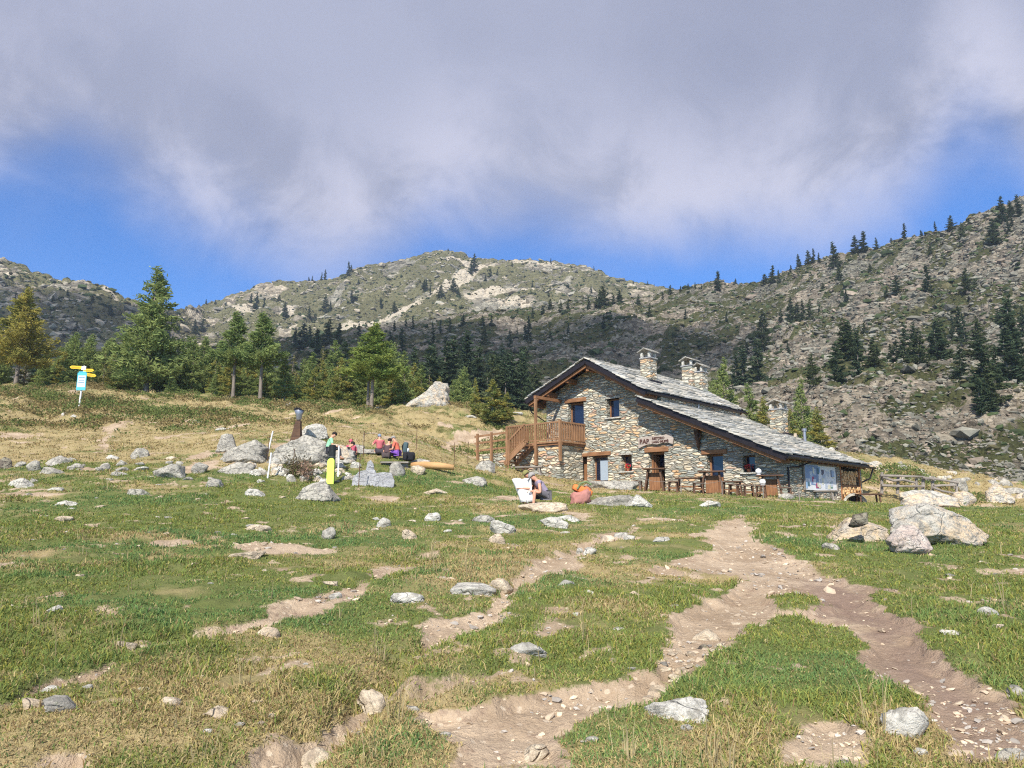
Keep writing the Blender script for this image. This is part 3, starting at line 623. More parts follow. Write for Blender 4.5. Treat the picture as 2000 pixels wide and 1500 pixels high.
# ---------------------------------------------------------------- a real cloud high above, whose shadow lies over the middle ridge
def cloud(name, cx, cy, cz, rx, ry, rz, seed, label):
    V, Fc = ico(5); dd = V.copy()
    r = 1 + 0.5 * (fbm(dd[:, 0] * 2.2 + seed, dd[:, 1] * 2.2 + dd[:, 2], seed, 5) - 0.5)
    V = dd * r[:, None] * np.array([rx, ry, rz]) + np.array([cx, cy, cz])
    m, q = new_mat(name); ob = q.n('ShaderNodeTexCoord').outputs['Generated']; rad = q.n('ShaderNodeVectorMath', {0: q.vm('SUBTRACT', q.vm('MULTIPLY', ob, (1, 1, 0)), (.5, .5, 0))}, operation='LENGTH').outputs['Value']
    nz = q.noise(q.vm('MULTIPLY', ob, (1, 1, .1)), 5.0, 5, .6); al = q.m('MULTIPLY', q.ss(q.m('SUBTRACT', .56, q.m('ADD', rad, q.m('MULTIPLY', q.m('SUBTRACT', nz, .5), .5))), 0, .22), 0.58)
    df = q.n('ShaderNodeBsdfDiffuse', {'Color': (.85, .86, .88, 1)}); tp = q.n('ShaderNodeBsdfTransparent'); q.n('ShaderNodeOutputMaterial', {'Surface': q.n('ShaderNodeMixShader', {0: al, 1: tp.outputs[0], 2: df.outputs[0]}).outputs[0]})
    return tag(obj(name, mesh_np(name, V, Fc, m, True)), label, 'cloud', kind='stuff')
def shade_at(target, z):   # centre of a cloud at height z that shades the target point
    k = (z - target[2]) / SUN_V.z; return target[0] + SUN_V.x * k, target[1] + SUN_V.y * k
cx, cy = shade_at((-38, 240, 60), 420)
cloud('cloud', cx, cy, 420, 108, 110, 14, 3, 'grey cloud overhead whose shadow lies on the middle ridge')

cx, cy = shade_at(tuple(onB(80, 640)), 520)
cloud('cloud', cx, cy, 520, 130, 120, 12, 8, 'small thin cloud overhead shading the left hill')

# ================================================================ GRASS
M['grass'] = attr_mat('grass_blades', trans=0.35)
def grass_blades(name, n, rmin, rmax, th, seed, hgt, label, tall=False):
    g = np.random.default_rng(seed)
    r = np.exp(g.uniform(math.log(rmin), math.log(rmax), n)); t = np.radians(g.uniform(-th, th, n))
    # blades grow in tufts
    nt = n // 9; rt = np.exp(g.uniform(math.log(rmin), math.log(rmax), nt)); tt = np.radians(g.uniform(-th, th, nt)); k = g.integers(0, nt, n)
    X, Y = rt[k] * np.sin(tt[k]), rt[k] * np.cos(tt[k]) - 0.3
    sp = 0.035 + 0.0030 * rt[k] if not tall else 0.05 * np.ones(n)
    ang = g.uniform(0, 2 * math.pi, n); rad = sp * np.sqrt(g.random(n)) * 1.3; ox, oy = np.cos(ang) * rad, np.sin(ang) * rad
    X = X + ox; Y = Y + oy
    dm, dp = dirtmask(X, Y); dry = dryness(X, Y)
    thin = fbm(X * 1.6, Y * 1.6, 55, 4); ok = g.random(n) < (1 - sst(dm, 0.10, 0.78)) * sst(thin, 0.22, 0.42)
    if tall: ok &= g.random(n) < sst(dry, 0.1, 0.5) + 0.15
    X, Y, ox, oy, dm, dp, dry = X[ok], Y[ok], ox[ok], oy[ok], dm[ok], dp[ok], dry[ok]; n = len(X); rr = np.hypot(X, Y + 0.3)
    Z = H(X, Y, (dm, dp)) - 0.01
    lush = 1 + 0.7 * sst(fbm(X * 0.6, Y * 0.6, 57, 3), 0.5, 0.68)
    h = hgt * np.exp(g.normal(0, 0.38, n)) * lush * (1 + 0.025 * rr * (0 if tall else 1)); h *= 1 - 0.15 * sst(dry, 0.5, 1.0) * (0 if tall else 1)
    wd = (0.0017 + 0.00042 * rr) * g.uniform(0.7, 1.3, n) * (0.75 if tall else 1)
    lean = ang_l = np.arctan2(oy, ox)[:n] + g.normal(0, 0.8, n); ln = h * (g.uniform(0.25, 1.25, n) if not tall else g.uniform(0.05, 0.45, n))
    lx, ly = np.cos(lean), np.sin(lean); fa = g.uniform(0, math.pi, n); wx, wy = np.cos(fa) * wd, np.sin(fa) * wd
    P0 = np.stack([X - wx, Y - wy, Z], -1); P1 = np.stack([X + wx, Y + wy, Z], -1)
    mx, my, mz = X + lx * ln * 0.35, Y + ly * ln * 0.35, Z + h * 0.62
    P2 = np.stack([mx + wx * 0.8, my + wy * 0.8, mz], -1); P3_ = np.stack([mx - wx * 0.8, my - wy * 0.8, mz], -1)
    tip = np.stack([X + lx * ln, Y + ly * ln, Z + h * (1 - 0.25 * (ln / h))], -1)
    V = np.stack([P0, P1, P2, P3_, tip], 1).reshape(-1, 3); b = (np.arange(n) * 5)[:, None]
    Fc = np.concatenate([b + [0, 1, 2], b + [0, 2, 3], b + [3, 2, 4]])
    s = g.random(n) < np.clip(dry * (0.70 + .3 * sst(Y, 24, 32)) + 0.08, 0, 0.95)
    gg = np.array([0.215, 0.27, 0.078])[None] * g.uniform(0.6, 1.5, (n, 1)) * np.where(g.random((n, 1)) < 0.3, [[1.5, 1.15, 1.0]], [[1, 1, 1]])
    blu = sst(fbm(X * 0.35 + 9, Y * 0.5, 61, 3), 0.5, 0.7)[:, None]; gg = gg * (1 - blu * np.array([[0.28, 0.06, -0.15]]))
    ss_ = np.array([0.50, 0.41, 0.205])[None] * g.uniform(0.6, 1.35, (n, 1)) * np.where(g.random((n, 1)) < 0.22, [[0.65, 0.55, 0.55]], [[1, 1, 1]])
    c = np.where(s[:, None], ss_, gg)
    if tall: c = np.array([0.50, 0.42, 0.24])[None] * g.uniform(0.6, 1.2, (n, 1))
    C = np.repeat(c, 5, 0)
    o = obj(name, mesh_np(name, V, Fc, M['grass'], False, C)); return tag(o, label, 'grass', kind='stuff')
grass_blades('grass', 1250000, 2.6, 80, 41, 1, 0.024, 'short green and straw coloured turf over the sloping meadow')
grass_blades('dry_grass', 2600, 4.5, 34, 40, 2, 0.14, 'thin dry grass stems standing above the turf', True)

# low juniper and heath mats on the upper meadow
M['shrub'] = attr_mat('shrub_leaves', trans=0.25)
def heath():
    g = np.random.default_rng(9); n = 420000
    X = g.uniform(-60, 26, n); Y = g.uniform(34, 76, n)
    m = fbm(X * 0.17, Y * 0.30, 33, 4) + 0.04 * sst(Y, 50, 64)
    # the dense hedge-like belt below the larches on the left
    belt = np.exp(-((Y - (57.5 - 0.95 * (X + 42) * 0.55)) / 3.0) ** 2) * sst(-X, 12, 20) * sst(X, -50, -44)
    dens = np.maximum(sst(m, 0.57, 0.63), belt * 1.2) * sst(Y, 36, 42)
    dm, dp = dirtmask(X, Y); tt = (X - HO[0]) * HU[0] + (Y - HO[1]) * HU[1]; s2 = (X - HO[0]) * HV[0] + (Y - HO[1]) * HV[1]
    k = (g.random(n) < dens) & (dm < 0.3) & ~((tt > -11) & (tt < 9) & (s2 > -5) & (s2 < 12)); X, Y, dens, belt = X[k], Y[k], dens[k], belt[k]; n = len(X)
    top = (0.14 + 0.32 * np.minimum(dens, 1) * fbm(X * 0.7, Y * 0.7, 35, 3)) * (1 + 1.1 * belt)
    Z = H(X, Y) + g.uniform(0.15, 1, n) * top
    s = g.uniform(0.05, 0.11, n); d = g.normal(size=(n, 3)); d[:, 2] = np.abs(d[:, 2]) * 0.6 + 0.25; d /= np.linalg.norm(d, axis=1)[:, None]
    e = np.cross(d, g.normal(size=(n, 3))); e /= np.linalg.norm(e, axis=1)[:, None]; P = np.stack([X, Y, Z], -1)
    V = np.stack([P - e * s[:, None] * .6, P + e * s[:, None] * .6, P + d * s[:, None] * 1.5], 1).reshape(-1, 3)
    brown = (fbm(X * 0.5, Y * 0.9, 37, 3) > 0.54)[:, None]
    c = np.where(brown, [[0.28, 0.22, 0.10]], [[0.16, 0.20, 0.065]]) * g.uniform(0.55, 1.5, (n, 1))
    tag(obj('low_heath', mesh_np('low_heath', V, np.arange(3 * n).reshape(-1, 3), M['shrub'], False, np.repeat(c, 3, 0))),
        'low green and brown juniper mats on the upper meadow below the larches', 'ground cover', kind='stuff')
heath()

def gravel():
    g = np.random.default_rng(12); n = 60000; r = np.exp(g.uniform(math.log(3.2), math.log(26), n)); t = np.radians(g.uniform(-40, 40, n)); X, Y = r * np.sin(t), r * np.cos(t) - .3
    dm, dp = dirtmask(X, Y); k = (g.random(n) < sst(dm, .3, .8) * (.06 + .6 * sst(fbm(X * .9, Y * .9, 77, 3), .5, .68))); X, Y, r, m2 = X[k], Y[k], r[k], (dm[k], dp[k])
    Z = H(X, Y, m2); sz = np.exp(g.normal(-4.75, .6, len(X))) * (1 + .09 * r); P = np.stack([X, Y, Z + sz * .1], -1)
    tone = g.uniform(.6, 1.25, (len(X), 1)) * np.where(g.random((len(X), 1)) < .6, [[.58, .46, .33]], [[.42, .38, .33]]); I = ico(0 + 1)
    tag(scatter('gravel', [(rockform(I[0], s, 8, 0.0), I[1]) for s in range(6)], P, sz, g.uniform(0, 6, len(X)), tone, M['scree_rock'], aspect=(1, .75, .4)), 'small loose stones on the trodden soil', 'gravel', kind='stuff')
gravel()

# ================================================================ THE HUT   (local frame: x along the front, y towards the back, z up from the door sill)
hut = thing('mountain_hut', 'stone mountain hut with grey slab roofs, wooden balcony and three chimneys', 'mountain hut', (float(HO[0]), float(HO[1]), FL), -HAL)
HM = Matrix.Translation((float(HO[0]), float(HO[1]), FL)) @ Matrix.Rotation(-HAL, 4, 'Z')
def hutw(t, s, z=0.0): return HM @ Vector((t, s, z))
def fz(x, s=0.0):   # photo point on the plane y=s of the hut -> local x, z
    return None
RT, RZ = -3.77, 9.95 - FL            # upper ridge
UR = (0.03, 7.79 - FL)               # upper right eave
UL = (-8.15, 8.12 - FL)              # upper left eave
LT, LZ = -0.54, 7.54 - FL            # lower roof top
LR = (7.04, 4.19 - FL)
mUR = (RZ - UR[1]) / (UR[0] - RT); mUL = (RZ - UL[1]) / (RT - UL[0]); mL = (LZ - LR[1]) / (LR[0] - LT)
SF, SBU, SBL = -1.0, 10.1, 9.85      # roof front edge, backs
DK = 0.24                            # slabs and deck above the rafters
def rooftop(t):
    if t < RT: return RZ - (RT - t) * mUL
    if t < -0.5: return RZ - (t - RT) * mUR
    return LZ - (t - LT) * mL
def rooflow(t):
    return rooftop(t) - DK - 0.03
# front wall with openings
holes = dict(udoor=(-5.83, -4.70, 5.50 - FL, 7.69 - FL), uwin=(-3.12, -2.31, 6.62 - FL, 7.65 - FL), cellar=(-5.19, -4.52, 3.30 - FL, 4.60 - FL), cellar2=(-4.16, -3.13, 3.24 - FL, 4.60 - FL),
             win1=(-2.27, -1.60, 3.71 - FL, 4.57 - FL), bar=(-0.58, 0.37, 0.0, 4.61 - FL), door2=(2.72, 3.56, 2.50 - FL, 4.34 - FL), win2=(4.56, 5.16, 3.41 - FL, 4.19 - FL))
WT = 0.5
def wall_front():
    mb = MB(); ts = sorted({-7.42, -0.5, 6.6, RT} | {h[0] for h in holes.values()} | {h[1] for h in holes.values()} | set(np.linspace(-7.42, 6.6, 9)))
    ts2 = [ts[0]]
    for a in ts[1:]:
        if a - ts2[-1] > 0.01: ts2.append(a)
    for a, b in zip(ts2[:-1], ts2[1:]):
        m = (a + b) / 2; cuts = sorted([(h[2], h[3]) for h in holes.values() if h[0] < m < h[1]])
        z = -1.6; ea, eb = a + 1e-4, b - 1e-4
        for z0, z1 in cuts + [(None, None)]:
            ta, tb = (z0, z0) if z0 is not None else (rooflow(ea), rooflow(eb))
            if min(ta, tb) > z: mb.hexa([(a, 0, z), (b, 0, z), (b, WT, z), (a, WT, z), (a, 0, ta), (b, 0, tb), (b, WT, tb), (a, WT, ta)])
            if z0 is not None: z = z1
    return mb.build('front_wall', M['stone_wall'], hut)
wall_front()
mb = MB()
def slab_wall(mb, t0, t1, s0, s1, z0, f):   # top follows f(t)
    mb.hexa([(t0, s0, z0), (t1, s0, z0), (t1, s1, z0), (t0, s1, z0), (t0, s0, f(t0)), (t1, s0, f(t1)), (t1, s1, f(t1)), (t0, s1, f(t0))])
mb.box(6.6 - WT, 6.6, WT, 6.6, -1.6, rooflow(6.6) - 0.02); mb.build('side_wall', M['stone_wall'], hut)
mb = MB(); mb.box(-7.42, -6.92, WT, 9.4, -1.6, rooflow(-7.42) - 0.02); mb.build('side_wall', M['stone_wall'], hut)
mb = MB(); slab_wall(mb, -7.42, RT, 9.4, 9.9, -1.6, rooflow); slab_wall(mb, RT, -0.5001, 9.4, 9.9, -1.6, rooflow); slab_wall(mb, -0.4999, 6.6, 9.3, 9.8, -1.6, rooflow)
mb.box(-0.5, 0.0, WT, 9.39, 2.5, UR[1] - 0.18); mb.build('back_wall', M['stone_wall'], hut)
# dark interior floor + inner screen so openings read as rooms
mb = MB(); mb.box(-6.9, 6.0, WT, 9.3, -0.12, -0.02); mb.build('room_floor', M['wood_dark'], hut)
mb = MB(); mb.box(-6.9, -0.51, WT, 9.3, 2.70, 2.84); mb.build('upper_floor', M['wood_dark'], hut)

# roofs
def slab_roof(name, p_eave, p_ridge, s0, s1, seed, fs=1.0, bow=0.0):
    """courses of irregular stone slabs from eave to ridge"""
    g = random.Random(seed); a = Vector((p_eave[0], 0, p_eave[1])); b = Vector((p_ridge[0], 0, p_ridge[1])); L = (b - a).length; d = (b - a) / L
    nrm = Vector((-d.z, 0, d.x)); nrm = nrm if nrm.z > 0 else -nrm
    vs, fs_, cs = [], [], []; n = int(L / 0.33); k = 0
    for i in range(n + 1):
        x0 = i * L / n * 1.0; s = s0 + g.uniform(-0.12, 0.02)
        while s < s1:
            wdt = g.uniform(0.32, 0.95); e = min(s + wdt, s1 + g.uniform(-0.03, 0.1)); ln = 0.62 + g.uniform(-0.06, 0.1)
            th = g.uniform(0.035, 0.075); x = x0 + g.uniform(-0.055, 0.055) - 0.03; xe = min(x + ln, L + 0.06)
            lo = 0.055 + g.uniform(0, 0.02); hi = 0.012
            def P(xx, ss, off): return a + d * xx + nrm * off + Vector((0, ss, 0))
            j = lambda: g.uniform(-0.03, 0.03)
            q_ = [P(x + j(), s + .006, lo), P(x + j(), e - .006, lo), P(xe, e - .006, hi), P(xe, s + .006, hi)]
            t_ = [P(x + j() * .5, s + .006, lo + th), P(x + j() * .5, e - .006, lo + th), P(xe, e - .006, hi + th * .8), P(xe, s + .006, hi + th * .8)]
            vs += [tuple(p) for p in q_ + t_]; fs_ += [[k + u for u in f] for f in ((0, 3, 2, 1), (4, 5, 6, 7), (0, 1, 5, 4), (1, 2, 6, 5), (2, 3, 7, 6), (3, 0, 4, 7))]; k += 8
            tone = g.uniform(0.72, 1.25); base = g.choice([(0.40, 0.385, 0.34), (0.46, 0.44, 0.39), (0.36, 0.36, 0.34), (0.50, 0.46, 0.39), (0.33, 0.32, 0.28)])
            cs += [[c * tone * 1.08 for c in base]] * 8
            s = e + 0.012
    me = mesh_np(name, np.array(vs), np.array(fs_), M['roof'], False, np.array(cs)); return me
def deck(name, pe, pr, s0, s1, off=0.10, th=0.12, mat='metal_dark'):
    mb = MB(); a = (pe[0], pe[1]); b = (pr[0], pr[1])
    mb.hexa([(a[0], s0, a[1] - off - th), (b[0], s0, b[1] - off - th), (b[0], s1, b[1] - off - th), (a[0], s1, a[1] - off - th),
             (a[0], s0, a[1] - off), (b[0], s0, b[1] - off), (b[0], s1, b[1] - off), (a[0], s1, a[1] - off)])
    return mb.build(name, M[mat], None)
def dn(p, k): return (p[0], p[1] - k)
up = thing('upper_roof', None, None); up.parent = hut; lo = thing('lower_roof', None, None); lo.parent = hut
UR2 = (UR[0] - 0.02, UR[1]); RG = (RT, RZ)
for pe, pr, s1, sd, par in ((dn(UR, .12), dn(RG, .10), SBU, 1, up), (dn(UL, .12), dn(RG, .10), SBU, 2, up), (dn(LR, .12), dn((LT, LZ), .12), SBL, 3, lo)):
    obj('roof_slabs', slab_roof('roof_slabs', pe, pr, SF - 0.06, s1 + 0.05, sd), par)
for pe, pr, s1, par in ((UR, (RT - .001, RZ), SBU, up), (UL, (RT + .001, RZ), SBU, up), (LR, (LT, LZ), SBL, lo)):
    o = deck('roof_deck', pe, pr, SF, s1); o.parent = par
def verge(pe, pr, s, par, nm='verge_board'):
    mb = MB(); k = 0.47; mb.bar((pe[0], s, pe[1] - k), (pr[0], s, pr[1] - k), 0.09, 0.15); o = mb.build(nm, M['wood_brown'], par)
    mb = MB(); k = 0.265; mb.bar((pe[0] - (pr[0] - pe[0]) * .035, s - .13, pe[1] - k - (pr[1] - pe[1]) * .035), (pr[0], s - .13, pr[1] - k), 0.05, 0.24); mb.build('dark_fascia', M['metal_dark'], par); return o
ins = lambda pe, pr, f: (pr[0] + (pe[0] - pr[0]) * f, pr[1] + (pe[1] - pr[1]) * f)
verge(ins(UR, RG, 0.965), RG, SF + 0.12, up); verge(ins(UL, RG, 0.965), RG, SF + 0.12, up); verge(ins(LR, (LT, LZ), .97), (LT, LZ), SF + 0.12, lo)
# purlin ends and rafters
for f in (0.0, 0.33, 0.66, 0.93):
    for pe in (UR, UL)[:1 if f == 0 else 2]:
        mb = MB(); p = ins(pe, RG, f) if f else RG; p = (p[0], p[1] - (.12 if f == 0 else 0)); mb.bar((p[0], SF + 0.17, p[1] - 0.52), (p[0], 0.3, p[1] - 0.52), 0.2, 0.24); mb.build('purlin', M['wood_brown'], up)
for f in (0.12, 0.4, 0.68, 0.94):
    mb = MB(); p = ins(LR, (LT, LZ), f); mb.bar((p[0], SF + 0.17, p[1] - 0.52), (p[0], 0.3, p[1] - 0.52), 0.2, 0.24); mb.build('purlin', M['wood_brown'], lo)
for i in range(16):
    mb = MB(); s = -0.55 + i * 0.68
    mb.bar((UR[0] - 0.08, s, UR[1] - 0.30), (-0.9, s, UR[1] - 0.30 + 0.82 * mUR), 0.11, 0.14); mb.build('rafter', M['wood_brown'], up); mb = MB()
    mb.bar((UL[0] + 0.08, s, UL[1] - 0.30), (-7.2, s, UL[1] - 0.30 + 0.87 * mUL), 0.11, 0.14); mb.build('rafter', M['wood_brown'], up)
for i in range(16):
    mb = MB(); s = -0.55 + i * 0.66; mb.bar((LR[0] - 0.06, s, LR[1] - 0.30), (6.3, s, LR[1] - 0.30 + 0.68 * mL), 0.11, 0.14); mb.build('rafter', M['wood_brown'], lo)
# gutters, brackets, downpipes
def gutter(p, s0, s1, par):
    mb = MB(); c = (p[0] + 0.07, p[1] - 0.20); n_ = 7
    ring = [(c[0] + 0.085 * math.cos(math.pi + math.pi * i / (n_ - 1)), c[1] + 0.085 * math.sin(math.pi + math.pi * i / (n_ - 1))) for i in range(n_)]
    vs = [(x, s, z) for s in (s0, s1) for x, z in ring]; mb.add(vs, [(i, i + 1, n_ + i + 1, n_ + i) for i in range(n_ - 1)])
    o = mb.build('gutter', M['metal_dark'], par); so = o.modifiers.new('solid', 'SOLIDIFY'); so.thickness = 0.012; return o
gutter(UR, SF - 0.08, SBU + 0.08, up); gutter(LR, SF - 0.08, SBL + 0.6, lo); gutter((UL[0] - 0.14, UL[1]), SF - 0.08, SBU, up)
mb = MB(); mb.tube([(UR[0] + .07, 4.2, UR[1] - .26), (UR[0] + .05, 4.2, UR[1] - .5), (-0.1, 4.6, UR[1] - .85), (-0.1, 4.6, UR[1] - 1.05)], 0.04, 8); mb.build('downpipe', M['metal_grey'], up)
mb = MB(); mb.tube([(LR[0] + .07, 1.9, LR[1] - .26), (6.68, 1.2, LR[1] - .55), (6.66, 0.1, LR[1] - .62), (6.66, 0.06, -0.5)], 0.045, 8); mb.build('downpipe', M['metal_dark'], lo)
mb = MB(); mb.tube([(LR[0] + .07, 10.2, LR[1] - .26), (LR[0] - .1, 10.1, LR[1] - .8), (6.7, 9.6, LR[1] - 1.0)], 0.045, 8); mb.build('downpipe', M['metal_dark'], lo)
mb = MB(); mb.tube([(UL[0] - 0.07, -0.7, UL[1] - .26), (UL[0] + .1, -0.6, UL[1] - .8), (-7.46, 0.2, UL[1] - 1.45), (-7.46, 0.3, 0.5)], 0.04, 8); mb.build('downpipe', M['metal_dark'], up)

# chimneys
def chimney(t, s, w_, d_, zb, zt, cap='gable', mat='stone_wall'):
    c = thing('chimney', None, None, (t, s, 0)); c.parent = hut
    mb = MB(); mb.box(-w_, w_, -d_, d_, zb, zt); mb.build('stack', M[mat], c)
    mb = MB(); mb.box(-w_ - .05, w_ + .05, -d_ - .05, d_ + .05, zt, zt + .06); mb.build('ledge', M['slab_grey'], c)
    mb = MB(); h = 0.30
    for x in (-w_ + .07, w_ - .07):
        for y in (-d_ + .07, d_ - .07): mb = MB(); mb.box(x - .07, x + .07, y - .06, y + .06, zt + .06, zt + .06 + h); mb.build('pillar', M['rock_pale'], c)
    z = zt + .06 + h; mb = MB(); e = .13
    if cap == 'gable':
        for sg in (-1, 1):
            mb.hexa([(0, -d_ - e, z + .20), (sg * (w_ + e), -d_ - e, z - .02), (sg * (w_ + e), d_ + e, z - .02), (0, d_ + e, z + .20), (0, -d_ - e, z + .26), (sg * (w_ + e), -d_ - e, z + .04), (sg * (w_ + e), d_ + e, z + .04), (0, d_ + e, z + .26)])
    mb.build('cap_stone', M['rock_grey'], c)
    return c
chimney(-2.15, 2.75, 0.32, 0.34, RZ - 1.6, RZ + 0.20)
chimney(-3.25, 9.35, 0.36, 0.40, RZ - 0.9, RZ + 0.85, mat='stone_rough')
chimney(-2.60, 9.55, 0.27, 0.34, RZ - 1.2, RZ + 0.40, mat='stone_rough')
chimney(2.55, 9.0, 0.37, 0.38, LZ - 2.2, LZ - 1.38 + 1.25)
for t, s, zz in ((-2.15, 2.75, rooftop(-1.7)), (-2.9, 9.3, rooftop(-2.3)), (2.55, 9.0, rooftop(3.0))):
    mb = MB(); mb.box(t + .30, t + .55, s - .7, s + .5, zz - .14, zz + .07); mb.build('flashing', M['metal_dark'], hut)
mb = MB(); mb.tube([(3.9, 9.2, rooftop(3.9) - .2), (3.9, 9.2, rooftop(3.9) + .55)], 0.09, 10); mb.tube([(3.9, 9.2, rooftop(3.9) + .55), (3.9, 9.2, rooftop(3.9) + .68)], 0.14, 10); mb.build('vent_pipe', M['metal_grey'], hut)
mb = MB(); mb.hexa([(3.2, 9.2, 2.6), (3.5, 9.2, 2.5), (3.5, 9.4, 2.5), (3.2, 9.4, 2.6), (3.28, 9.25, 3.4), (3.4, 9.25, 3.4), (3.4, 9.35, 3.4), (3.28, 9.35, 3.4)]); mb.build('ridge_stone', M['rock_buff'], hut)

# doors, windows, lintels
def lintel(t0, t1, z0, z1):
    mb = MB(); mb.box(t0, t1, -0.07, 0.3, z0 - FL, z1 - FL); mb.build('lintel', M['wood_x'], hut, bevel=0.02)
for a in ((-6.03, -4.50, 7.69, 7.93), (-5.28, -4.44, 4.60, 4.79), (-4.40, -2.92, 4.60, 4.82), (-0.78, 0.62, 4.61, 4.86), (2.46, 3.80, 4.34, 4.55)): lintel(*a)
mb = MB(); mb.box(-3.2, -2.2, -0.05, 0.3, 7.65 - FL, 7.74 - FL); mb.box(-2.4, -1.5, -0.05, 0.3, 4.57 - FL, 4.66 - FL); mb.box(4.4, 5.35, -0.05, 0.3, 4.19 - FL, 4.28 - FL); mb.build('lintel_stone', M['rock_grey'], hut)
def opening(name, key, inset, fr, panes, panel=None, mat='wood_brown', gl='glass', curtain=False):
    t0, t1, z0, z1 = holes[key]; o = thing(name, None, None, (0, 0, 0)); o.parent = hut
    mb = MB(); y0, y1 = inset, inset + 0.08
    mb.box(t0, t0 + fr, y0, y1, z0, z1); mb.box(t1 - fr, t1, y0, y1, z0, z1); mb.box(t0 + fr, t1 - fr, y0, y1, z1 - fr, z1); mb.box(t0 + fr, t1 - fr, y0, y1, z0, z0 + fr)
    zp = z0 + fr
    if panel: zp = z0 + panel; mb.box(t0 + fr, t1 - fr, y0 + .015, y1 - .01, z0 + fr, zp)
    for i in range(1, panes):
        x = t0 + (t1 - t0) * i / panes; mb.box(x - .03, x + .03, y0, y1, zp, z1 - fr)
    mb.build('frame', M[mat], o)
    mb = MB(); mb.box(t0 + fr, t1 - fr, y0 + .03, y0 + .045, zp, z1 - fr); mb.build('pane', M[gl], o)
    if curtain:
        mb = MB(); zc = z0 + (z1 - z0) * (0.72 if panel is None else 0.70)
        mb.box(t0 + fr + .01, t1 - fr - .01, y0 - .012, y0 - .004, zc, z1 - fr - .015); mb.build('curtain', M['white'], o)
    return o
opening('door', 'udoor', 0.30, 0.09, 1, 0.55, curtain=False); opening('window', 'uwin', 0.30, 0.07, 1)
opening('cellar_door', 'cellar', 0.30, 0.06, 1, 1.2)
o = opening('window', 'cellar2', 0.26, 0.07, 1, None); 
t0, t1, z0, z1 = holes['cellar2']; M['pale_blue'] = plain('pale_blue', (0.34, 0.40, 0.46), 0.6, 0, 0.1)
mb = MB(); mb.box(t0 + .38, t1 - .04, 0.20, 0.225, z0 + .05, z1 - .22); mb.build('shutter', M['pale_blue'], o)
opening('window', 'win1', 0.32, 0.06, 1); opening('window', 'win2', 0.32, 0.06, 1)
opening('door', 'door2', 0.30, 0.09, 1, 0.75)
# the bar door stands open: dark room behind, the leaf folded inwards
t0, t1, z0, z1 = holes['bar']; o = thing('door', None, None); o.parent = hut
mb = MB(); mb.box(t0, t0 + .1, .3, .4, z0, z1); mb.box(t1 - .1, t1, .3, .4, z0, z1); mb.box(t0 + .1, t1 - .1, .3, .4, z1 - .1, z1); mb.build('frame', M['wood_brown'], o)
mb = MB(); mb.box(t0 + .1, t0 + .15, .42, 1.2, z0, z1 - .12); mb.build('leaf', M['wood_brown'], o)
mb = MB(); mb.box(t0 + .2, t1 - .1, .8, .82, z0 + 1.3, z1 - .1); mb.build('pane', M['glass'], o)
# sills
for k_ in ('win1', 'win2', 'uwin'):
    mb = MB(); t0, t1, z0, z1 = holes[k_]; mb.box(t0 - .12, t1 + .12, -.10, .3, z0 - .07, z0); mb.build('window_sill', M['rock_pale'], hut)

# balcony: stone terrace, deck, railing, posts, stairs
bal = thing('balcony', None, None); bal.parent = hut
BZ = 5.36 - FL; BT1 = -4.62; BT0 = -8.50; BS = -2.2
mb = MB(); mb.box(-7.95, -4.80, -2.05, -0.001, -1.2, BZ - 0.16); mb.build('terrace_wall', M['stone_rough'], bal)
mb = MB(); mb.box(BT0 - 0.05, BT1 + .05, BS - 0.02, -0.003, BZ - 0.10, BZ); mb.build('deck', M['wood_rail'], bal)
mb = MB(); mb.bar((BT0, BS + .1, BZ - .16), (BT1 + .05, BS + .1, BZ - .16), .10, .11); mb.bar((BT1 - .1, BS, BZ - .16), (BT1 - .1, 0, BZ - .16), .10, .11); mb.build('deck_beam', M['wood_x'], bal)
def railing(p, q_, h, n_, zb0, zb1, par, name='railing'):
    mb = MB(); a, b = Vector(p), Vector(q_); L = b - a
    mb.bar((a.x, a.y, zb0 + h), (b.x, b.y, zb1 + h), .09, .09); mb.bar((a.x, a.y, zb0 + .08), (b.x, b.y, zb1 + .08), .06, .08)
    for i in range(n_):
        f = (i + .5) / n_; x, y = a.x + L.x * f, a.y + L.y * f; z = zb0 + (zb1 - zb0) * f
        mb.bar((x, y, z + .06), (x, y, z + h), .085, .03, (L.x, L.y, 0))
    return mb.build(name, M['wood_rail'], par)
RH = 1.0
railing((BT1, BS), (BT1, -.02), RH, 15, BZ, BZ, bal); railing((-6.35, BS), (BT1, BS), RH, 12, BZ, BZ, bal); railing((BT0, BS), (-6.35, BS), RH, 15, BZ, BZ, bal)
railing((BT0, BS), (BT0, -0.4), RH, 12, BZ, BZ, bal)
for t, s, z0, z1 in ((BT1, BS, BZ - 1.1, BZ + 1.1), (-6.32, BS - .02, 4.5 - FL - .4, 7.82 - FL), (BT0, BS, 4.5 - FL - .6, BZ + 1.05)):
    mb = MB(); mb.box(t - .065, t + .065, s - .065, s + .065, z0, z1); mb.build('post', M['wood_rail'], bal)
mb = MB(); mb.bar((-6.32, BS - .1, 7.86 - FL), (-6.32, 0.1, 7.86 - FL), .14, .16); mb.build('tie_beam', M['wood_x'], bal)
